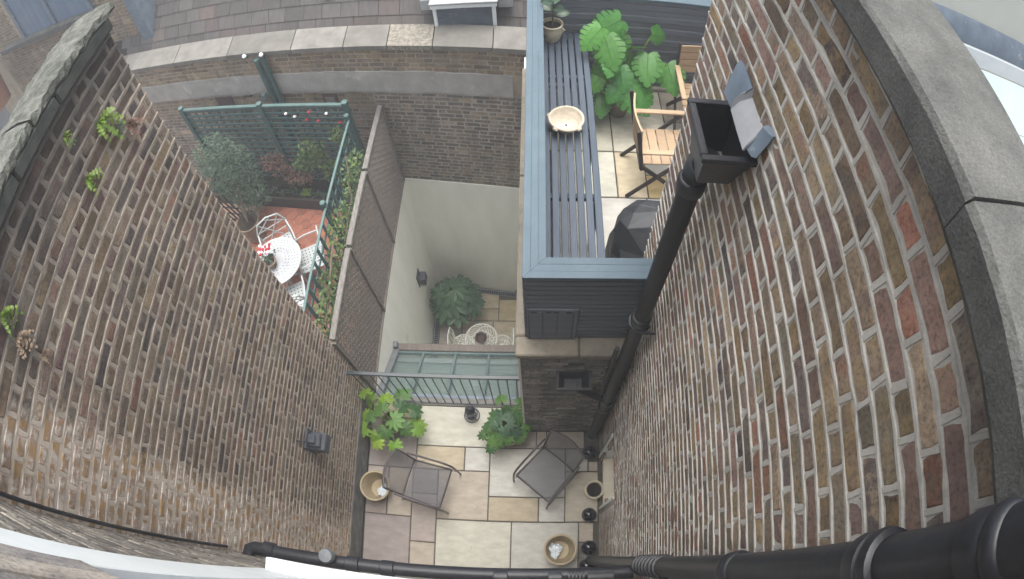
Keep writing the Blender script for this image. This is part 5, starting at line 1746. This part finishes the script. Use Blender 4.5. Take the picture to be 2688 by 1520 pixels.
oc = thing('timber_armchair', 'oak slatted armchair with black legs beside the monstera', 'chair', (0, 0, 0), 'oak armchairs on the terrace')
oak_chair(oc)
o2 = copy_tree(oc, (1.62, 4.10, ZT + 0.001), R(-92), 'oak slatted armchair mostly hidden behind the tall brick wall end')
oc.location = (1.10, 3.40, ZT + 0.001)
oc.rotation_euler = (0, 0, R(1))

# covered barbecue
t = thing('covered_barbecue', 'barbecue under a creased black weather cover behind the parapet', 'barbecue', (0.93, 2.42, ZT))
rn = random.Random(33)
tarp = [  # (height, outline of the draped cover going round anticlockwise)
    (0.0, [(-0.36, -0.27), (-0.10, -0.30), (0.20, -0.27), (0.36, -0.26), (0.37, 0.05), (0.34, 0.27), (0.05, 0.29), (-0.22, 0.30), (-0.35, 0.18), (-0.38, -0.08)]),
    (0.30, [(-0.35, -0.25), (-0.08, -0.27), (0.21, -0.24), (0.35, -0.25), (0.35, 0.04), (0.34, 0.25), (0.06, 0.26), (-0.21, 0.27), (-0.33, 0.17), (-0.35, -0.07)]),
    (0.47, [(-0.37, -0.26), (-0.12, -0.29), (0.18, -0.26), (0.35, -0.26), (0.34, 0.02), (0.33, 0.25), (0.06, 0.25), (-0.20, 0.26), (-0.32, 0.16), (-0.36, -0.06)]),
    (0.53, [(-0.30, -0.20), (-0.09, -0.23), (0.19, -0.22), (0.33, -0.23), (0.33, 0.03), (0.32, 0.25), (0.06, 0.24), (-0.20, 0.25), (-0.31, 0.16), (-0.32, -0.02)]),
    (0.60, [(-0.31, -0.13), (-0.10, -0.21), (0.20, -0.20), (0.34, -0.20), (0.35, 0.03), (0.33, 0.26), (0.06, 0.25), (-0.19, 0.26), (-0.31, 0.17), (-0.34, 0.03)]),
    (0.73, [(-0.27, -0.06), (-0.06, -0.14), (0.22, -0.13), (0.33, -0.14), (0.33, 0.05), (0.31, 0.23), (0.07, 0.24), (-0.15, 0.23), (-0.27, 0.16), (-0.30, 0.06)]),
    (0.80, [(-0.17, 0.02), (-0.02, -0.04), (0.20, -0.04), (0.30, -0.05), (0.30, 0.06), (0.28, 0.16), (0.07, 0.19), (-0.08, 0.18), (-0.17, 0.13), (-0.20, 0.07)])]
nn = 10
V, F = [], []
for (z, ol) in tarp:
    for (x, y) in ol:
        V.append((0.91 + x + rn.uniform(-0.012, 0.012), 2.34 + y + rn.uniform(-0.012, 0.012), ZT + 0.002 + z + (rn.uniform(-0.03, 0.03) if z > 0 else 0)))
for i in range(len(tarp) - 1):
    for k_ in range(nn):
        k2 = (k_ + 1) % nn
        q = (i * nn + k_, i * nn + k2, (i + 1) * nn + k2, (i + 1) * nn + k_)
        F += [(q[0], q[1], q[2]), (q[0], q[2], q[3])] if (i + k_) % 2 else [(q[0], q[1], q[3]), (q[1], q[2], q[3])]
V.append((0.98, 2.41, ZT + 0.835))
for k_ in range(nn):
    F.append(((len(tarp) - 1) * nn + k_, (len(tarp) - 1) * nn + (k_ + 1) % nn, len(V) - 1))
co = MB().add(V, F).build('cover', 'cover_black', t)
bv = co.modifiers.new('fold', 'BEVEL')
bv.width = 0.004
bv.segments = 2
bv.limit_method = 'ANGLE'
bv.angle_limit = R(6)

# ================================================================== SUNKEN COURT furniture
fatsia('potted_fatsia', 'big dark green palmate shrub in the corner of the sunken court', (-1.58, 4.58, ZL + 0.001), 0.19, 0.34, 30, 0.36, 0.60, 1.12, 0.25, ['leaf_deep', 'leaf_deep'], 41, 'pot_brown', lobes=7)


def iron_disc(m, c, r, z, seed, rings=(1.0, 0.55), spokes=26):
    rn = random.Random(seed)
    for k in rings:
        m.tube([(c[0] + r * k * math.cos(a), c[1] + r * k * math.sin(a), z) for a in np.linspace(0, 2 * math.pi, 37)], 0.011 if k == 1.0 else 0.007, 6, False)
    for q in range(spokes):
        a = 2 * math.pi * q / spokes
        for (k0, k1) in ((rings[1], rings[0]), (0.16, rings[1])):
            if k0 < 0.2 and q % 2:
                continue
            pts = []
            for s in np.linspace(0, 1, 6):
                k = k0 + (k1 - k0) * s
                b_ = a + 0.20 * math.sin(s * math.pi * 2 + q) + 0.22 * (s - 0.5)
                pts.append((c[0] + r * k * math.cos(b_), c[1] + r * k * math.sin(b_), z))
            m.tube(pts, 0.0075, 5)
    m.lathe([(0, -0.006), (r * 0.17, -0.006), (r * 0.17, 0.006), (0, 0.006)], 16, (c[0], c[1], z))


TC = (-1.04, 3.79, ZL)
t = thing('iron_table', 'round cream openwork cast iron table in the sunken court', 'table', TC)
m = MB()
iron_disc(m, TC, 0.285, ZL + 0.70, 3)
m.build('tabletop', 'iron_cream', t, True)
MB().tube([(TC[0], TC[1], ZL + 0.69), (TC[0], TC[1], ZL + 0.25)], 0.025, 8).build('stem', 'iron_cream', t, True)
for q in range(3):
    a = R(90 + 120 * q)
    MB().tube([(TC[0], TC[1], ZL + 0.30), (TC[0] + 0.16 * math.cos(a), TC[1] + 0.16 * math.sin(a), ZL + 0.22), (TC[0] + 0.26 * math.cos(a), TC[1] + 0.26 * math.sin(a), ZL)], 0.016, 6).build('leg', 'iron_cream', t, True)
t = thing('wicker_bowl', 'dark round bowl on the openwork iron table', 'bowl', (TC[0] + 0.0, TC[1] - 0.01, ZL + 0.71))
MB().lathe([(0, 0.0), (0.07, 0.0), (0.105, 0.05), (0.108, 0.058), (0.098, 0.055), (0.066, 0.012), (0, 0.010)], 20, (TC[0] + 0.0, TC[1] - 0.01, ZL + 0.712)).build('bowl', 'maroon', t, True)
ic = thing('iron_chair', 'cream openwork iron chair on the left of the iron table', 'chair', (0, 0, 0), 'iron chairs in the sunken court')
m = MB()
iron_disc(m, (0, 0), 0.20, 0.43, 5, rings=(1.0, 0.5), spokes=22)
m.build('seat', 'iron_cream', ic, True)
pts = [(-0.16, -0.13, 0.43), (-0.20, -0.21, 0.62), (-0.225, -0.19, 0.78), (-0.235, 0.0, 0.86), (-0.225, 0.19, 0.78), (-0.20, 0.21, 0.62), (-0.16, 0.13, 0.43)]
MB().tube(pts, 0.013, 7).build('back_frame', 'iron_cream', ic, True)
m = MB()
for q in range(9):
    y = -0.16 + q * 0.04
    m.tube([(-0.165, y * 0.6, 0.45), (-0.20, y + 0.02 * math.sin(q * 2), 0.60), (-0.218, y - 0.02 * math.sin(q), 0.70), (-0.228, y * 0.95, 0.84 - abs(y) * 0.35)], 0.0065, 5)
m.build('back_scrolls', 'iron_cream', ic, True)
for a in (45, 135, 225, 315):
    MB().tube([(0.16 * math.cos(R(a)), 0.16 * math.sin(R(a)), 0.42), (0.19 * math.cos(R(a)), 0.19 * math.sin(R(a)), 0.0)], 0.012, 6).build('leg', 'iron_cream', ic, True)
copy_tree(ic, (-0.69, 3.77, ZL + 0.001), R(180), 'cream openwork iron chair on the right of the iron table')
ic.location = (-1.39, 3.77, ZL + 0.001)
t = thing('wall_light', 'small grey box light on the white rendered wall of the sunken court', 'lamp', (-2.06, 4.45, -1.6))
MB().bb(-2.062, -2.045, 4.37, 4.57, -1.85, -1.52, 0.004).build('back_plate', 'lamp_grey', t)
MB().bb(-2.044, -1.93, 4.385, 4.555, -1.80, -1.60, 0.01).build('housing', 'lamp_grey', t)
MB().bb(-2.03, -1.945, 4.40, 4.54, -1.86, -1.802, 0.004).build('glass', 'lantern_glass', t)


def grating(name, label, A, Bp, wd):
    A, Bp = Vector(A), Vector(Bp)
    t = thing(name, label, 'drain', A, 'channel drains')
    d = (Bp - A)
    L = d.length
    u = d.normalized()
    s = Vector((-u.y, u.x, 0))
    MB().bar(A + Vector((0, 0, 0.004)), Bp + Vector((0, 0, 0.004)), wd, 0.01).build('channel', 'dark_gap', t)
    m = MB()
    k = 0.0
    while k < L:
        p = A + u * k + Vector((0, 0, 0.012))
        m.bar(p - s * wd / 2, p + s * wd / 2, 0.014, 0.006)
        k += 0.045
    m.build('grate_bars', 'zinc', t, kind='stuff')
    for q in (-1, 1):
        MB().bar(A + s * wd / 2 * q + Vector((0, 0, 0.012)), Bp + s * wd / 2 * q + Vector((0, 0, 0.012)), 0.012, 0.008).build('edge', 'zinc' if q < 0 else 'lead_pale', t)
    return t


grating('channel_drain', 'black channel drain along the left white wall of the sunken court', (-1.995, 2.0, ZL), (-1.995, 4.95, ZL), 0.085)
grating('channel_drain', 'black channel drain along the far white wall of the sunken court', (-1.9, sky_y(-1.9, -0.09), ZL), (-0.25, sky_y(-0.25, -0.09), ZL), 0.085)
t = thing('drain_pipe', 'short dark pipe stub at the far corner of the sunken court', 'pipe', (-0.40, 4.93, ZL))
MB().tube([(-0.42, 4.93, ZL), (-0.42, 4.93, ZL + 0.28)], 0.04, 10).build('pipe', 'cast_worn', t, True)
MB().tube([(-0.42, 4.93, ZL + 0.24), (-0.42, 4.93, ZL + 0.30)], 0.052, 10).build('collar', 'cast_worn', t, True)

# ================================================================== SLATE ROOF beyond the boundary wall
sr = thing('slate_roof', 'brown grey slate roof sloping up behind the boundary wall', 'roof', (-2.5, 5.7, 2.4))
RO, RZ0 = 0.34, 2.52
rdir = Vector((SK * 0.0, 1, 0)) * math.cos(R(45)) + Vector((0, 0, 1)) * math.sin(R(45))


def roof_pt(x, s, lift=0.0):
    """s metres up the slope"""
    return Vector((x, sky_y(x, RO) + s * math.cos(R(45)) - lift * 0.7, RZ0 + s * math.sin(R(45)) + lift * 0.7))


MB().sheet([[roof_pt(-7.2, -0.2, -0.02), roof_pt(3.0, -0.2, -0.02)], [roof_pt(-7.2, 4.0, -0.02), roof_pt(3.0, 4.0, -0.02)]], 0.02).build('underlay', 'dark_gap', sr)
rn = random.Random(44)
SW, EX = 0.30, 0.215
for row in range(12):
    x = -6.9 + (SW / 2 if row % 2 else 0)
    while x < 1.2:
        w_ = SW * rn.uniform(0.86, 1.12)
        s0 = row * EX - 0.1
        c = roof_pt(x + w_ / 2, s0 + EX / 2)
        if in_frame(c) or in_frame(roof_pt(x, s0)):
            m = MB()
            l0, l1 = 0.016, 0.004
            A_, B_, C_, D_ = roof_pt(x + 0.003, s0, l0), roof_pt(x + w_ - 0.003, s0, l0), roof_pt(x + w_ - 0.003, s0 + EX * 1.2, l1), roof_pt(x + 0.003, s0 + EX * 1.2, l1)
            off = Vector((0, 0.008, -0.008))
            m.add([A_, B_, C_, D_, A_ + off, B_ + off, C_ + off, D_ + off], [(0, 1, 2, 3), (7, 6, 5, 4), (0, 4, 5, 1), (1, 5, 6, 2), (3, 2, 6, 7), (0, 3, 7, 4)])
            k_ = rn.uniform(0.85, 1.2)
            wrm = 0.5 * rn.random() ** 6
            m.build('slate', 'slate_roof', sr, color=(k_ * (1 + 0.35 * wrm), k_, k_ * (1 - 0.12 * wrm)))
        x += w_
m = MB()
for (x, s) in ((-2.72, 0.62), (-4.55, 1.0)):
    m.lathe([(0, -0.02), (0.03, -0.01), (0.035, 0.0), (0.02, 0.02), (0, 0.025)], 10, roof_pt(x, s, 0.03))
m.build('lead_clip', 'paint_white', sr)
# roof ventilator
dv = thing('roof_ventilator', 'white framed louvred ventilator box standing in the slate roof', 'ventilator', (-0.85, 5.5, 2.8))
x0, x1 = -1.215, -0.49
y0 = 5.44
MB().bb(x0 + 0.03, x1 - 0.03, y0 + 0.03, y0 + 0.6, 2.68, 3.06).build('box', 'mesh_grey', dv)
m = MB()
for q in range(15):
    z = 2.74 + q * 0.021
    m.bb(x0 + 0.045, x1 - 0.045, y0 + 0.012, y0 + 0.028, z, z + 0.007)
m.build('louvres', 'lead', dv, kind='stuff')
MB().bb(x0, x0 + 0.042, y0, y0 + 0.05, 2.60, 3.06, 0.004).build('frame_post', 'paint_white', dv)
MB().bb(x1 - 0.042, x1, y0, y0 + 0.05, 2.60, 3.06, 0.004).build('frame_post', 'paint_white', dv)
MB().bb(x0 - 0.02, x1 + 0.02, y0 - 0.02, y0 + 0.05, 3.062, 3.12, 0.006).build('frame_head', 'paint_white', dv)
MB().bb(x0 - 0.03, x1 + 0.03, y0 - 0.03, y0 + 0.75, 3.122, 3.15, 0.006).build('lead_top', 'lead_pale', dv)
MB().bb(x0 - 0.15, x0 - 0.022, y0 + 0.1, y0 + 0.5, 2.98, 3.14, 0.006).build('lead_cheek', 'lead_pale', dv)
MB().bb(x1 + 0.022, x1 + 0.19, y0 + 0.14, y0 + 0.5, 2.94, 3.12, 0.006).build('lead_cheek', 'lead_pale', dv)

# ================================================================== FAR LEFT HOUSE
fh = thing('far_house', 'ochre brick house with blue window and stone sill beyond the mossy coping', 'house', sk_pt(-8, 0.7, 0))
skew_box(MB(), -13, -6.3, 0.70, 1.3, -0.5, 7.5).build('mortar', 'mortar_ochre', fh)
lay_bricks(fh, Vector(sk_pt(0, 0.70, 0)), SKN, -11.5 * U_, -6.3 * U_, 2.2, 5.2, 0.0765, 0.225, 0.11, 0.012, 'brick_ochre', 51, limit=150, proud=0.004,
           skip=lambda u, v: -10.1 * U_ < u < -7.15 * U_ and v > 3.72)
p = skew_box(MB(), -9.75, -7.15, 0.66, 0.695, 3.76, 6.5).build('window', 'window_blue', fh)
for x in (-9.8, -8.45, -7.2):
    skew_box(MB(), x - 0.06, x + 0.06, 0.62, 0.70, 3.765, 6.5).build('frame', 'lead', p)
skew_box(MB(), -10.9, -6.95, 0.48, 0.80, 3.64, 3.755).build('window_sill', 'stone_grey', fh)
skew_box(MB(), -6.298, -6.05, 0.62, 1.2, 1.5, 7.0).build('lead_flashing', 'lead', fh)
t = thing('chimney_pot', 'rounded terracotta chimney pot at the left edge beyond the coping', 'chimney pot', (-10.8, 6.4, 3.0))
MB().lathe([(0.0, 0), (0.30, 0), (0.34, 0.4), (0.38, 0.8), (0.34, 1.0), (0.2, 1.12), (0, 1.15)], 24, (-11.15, 6.35, 2.75)).build('pot', 'terracotta_pot', t, True)

# ================================================================== RIGHT NEIGHBOUR (beyond the tall wall's coping)
rh = thing('neighbour_extension', 'cream rendered extension with lead flashing, white fascia and pale glass roof', 'building', (4, 3, 4))
MB().bb(2.3, 9.0, 3.02, 5.6, 5.28, 9.0).build('wall', 'cream_render', rh)
g = []
for (y, z) in ((3.03, 5.30), (2.99, 5.27), (2.93, 5.17), (2.92, 5.10)):
    g.append([(2.3, y, z), (9.0, y, z)])
MB().sheet(g, 0.01).build('lead_flashing', 'lead', rh, True)
MB().bb(2.3, 9.0, 2.90, 2.97, 4.93, 5.095, 0.006).build('fascia', 'paint_white', rh)
for i in range(3):
    za = 4.93 - i * 0.30
    ya = 2.88 - i * 0.33
    MB().sheet([[(2.3, ya, za), (9.0, ya, za)], [(2.3, ya - 0.325, za - 0.295), (9.0, ya - 0.325, za - 0.295)]], 0.02).build('roof_panel', 'pale_roof', rh)
MB().bb(2.3, 9.0, 1.9, 2.86, 2.0, 3.9).build('lower_wall', 'cream_render', rh)


# ================================================================== WALL FERNS on the left wall
def fern(name, label, c, r, n, mat, seed, down=0.5):
    rnd = random.Random(seed)
    t = thing(name, label, 'fern', c, 'plants rooted in the dark brick wall')
    m = MB()
    for q in range(n):
        a = 2 * math.pi * q / n + rnd.uniform(-0.3, 0.3)
        L = r * rnd.uniform(0.7, 1.15)
        d = Vector((0.75 + rnd.uniform(-0.2, 0.4), math.cos(a) * 0.9, math.sin(a) * 0.9)).normalized()
        pts = [Vector(c) + d * (L * s) - Vector((0, 0, down * L * s * s)) for s in np.linspace(0, 1, 6)]
        for i in range(5):
            dd = (pts[i + 1] - pts[i]).normalized()
            ex, ey, ez = frame(dd, (1, 0, 0.8))
            w = 0.16 * L * math.sin(math.pi * (0.25 + 0.7 * i / 5))
            for s in (-1, 1):
                p = pts[i]
                m.add([p, p + ey * s * w + ex * w * 0.7, p + ex * (L * 0.2)], [(0, 1, 2) if s < 0 else (0, 2, 1)])
    m.build('fronds', mat, t, kind='stuff')
    return t


fern('wall_fern', 'big bright green fern high on the dark brick wall', (XL + 0.005, 1.57, 5.42), 0.125, 17, 'leaf_fern', 1)
fern('wall_fern', 'smaller bright green fern below the big one on dark brick wall', (XL + 0.005, 1.30, 5.32), 0.085, 13, 'leaf_fern', 2)
fern('wall_fern', 'tiny pale fern just under the mossy coping', (XL + 0.005, 1.345, 5.585), 0.06, 8, 'leaf_fern', 3)
fern('wall_fern', 'darker green fern hanging right of the big fern', (XL + 0.005, 1.645, 5.30), 0.075, 9, 'leaf_shrub', 4)
fern('wall_fern', 'green fern cut by the left picture edge', (XL + 0.005, 0.50, 5.53), 0.09, 12, 'leaf_fern', 5)
fern('wall_fern', 'withered brown fern near the left picture edge', (XL + 0.005, 0.445, 5.40), 0.085, 15, 'dead_leaf', 6)
fern('wall_fern', 'small withered fern beside the bigger withered one', (XL + 0.005, 0.455, 5.22), 0.055, 11, 'dead_leaf', 7)
fern('wall_fern', 'reddish dry fern close to the far end of dark brick wall', (XL + 0.005, 1.72, 5.22), 0.10, 14, 'leaf_red', 8)

# ================================================================== damp October air
hz = MB().bb(-26, 26, -26, 26, -4.7, 9.6).build('haze', 'paint_white')
hm = bpy.data.materials.new('haze')
hm.use_nodes = True
hn = hm.node_tree
hn.nodes.clear()
ho = hn.nodes.new('ShaderNodeOutputMaterial')
hv = hn.nodes.new('ShaderNodeVolumePrincipled')
hv.inputs['Color'].default_value = (0.93, 0.96, 1.0, 1.0)
hv.inputs['Density'].default_value = 0.009
hv.inputs['Anisotropy'].default_value = 0.0
hn.links.new(hv.outputs[0], ho.inputs['Volume'])
hz.data.materials.clear()
hz.data.materials.append(hm)
hz['kind'] = 'stuff'
hz['label'] = 'thin pale haze filling the damp air'
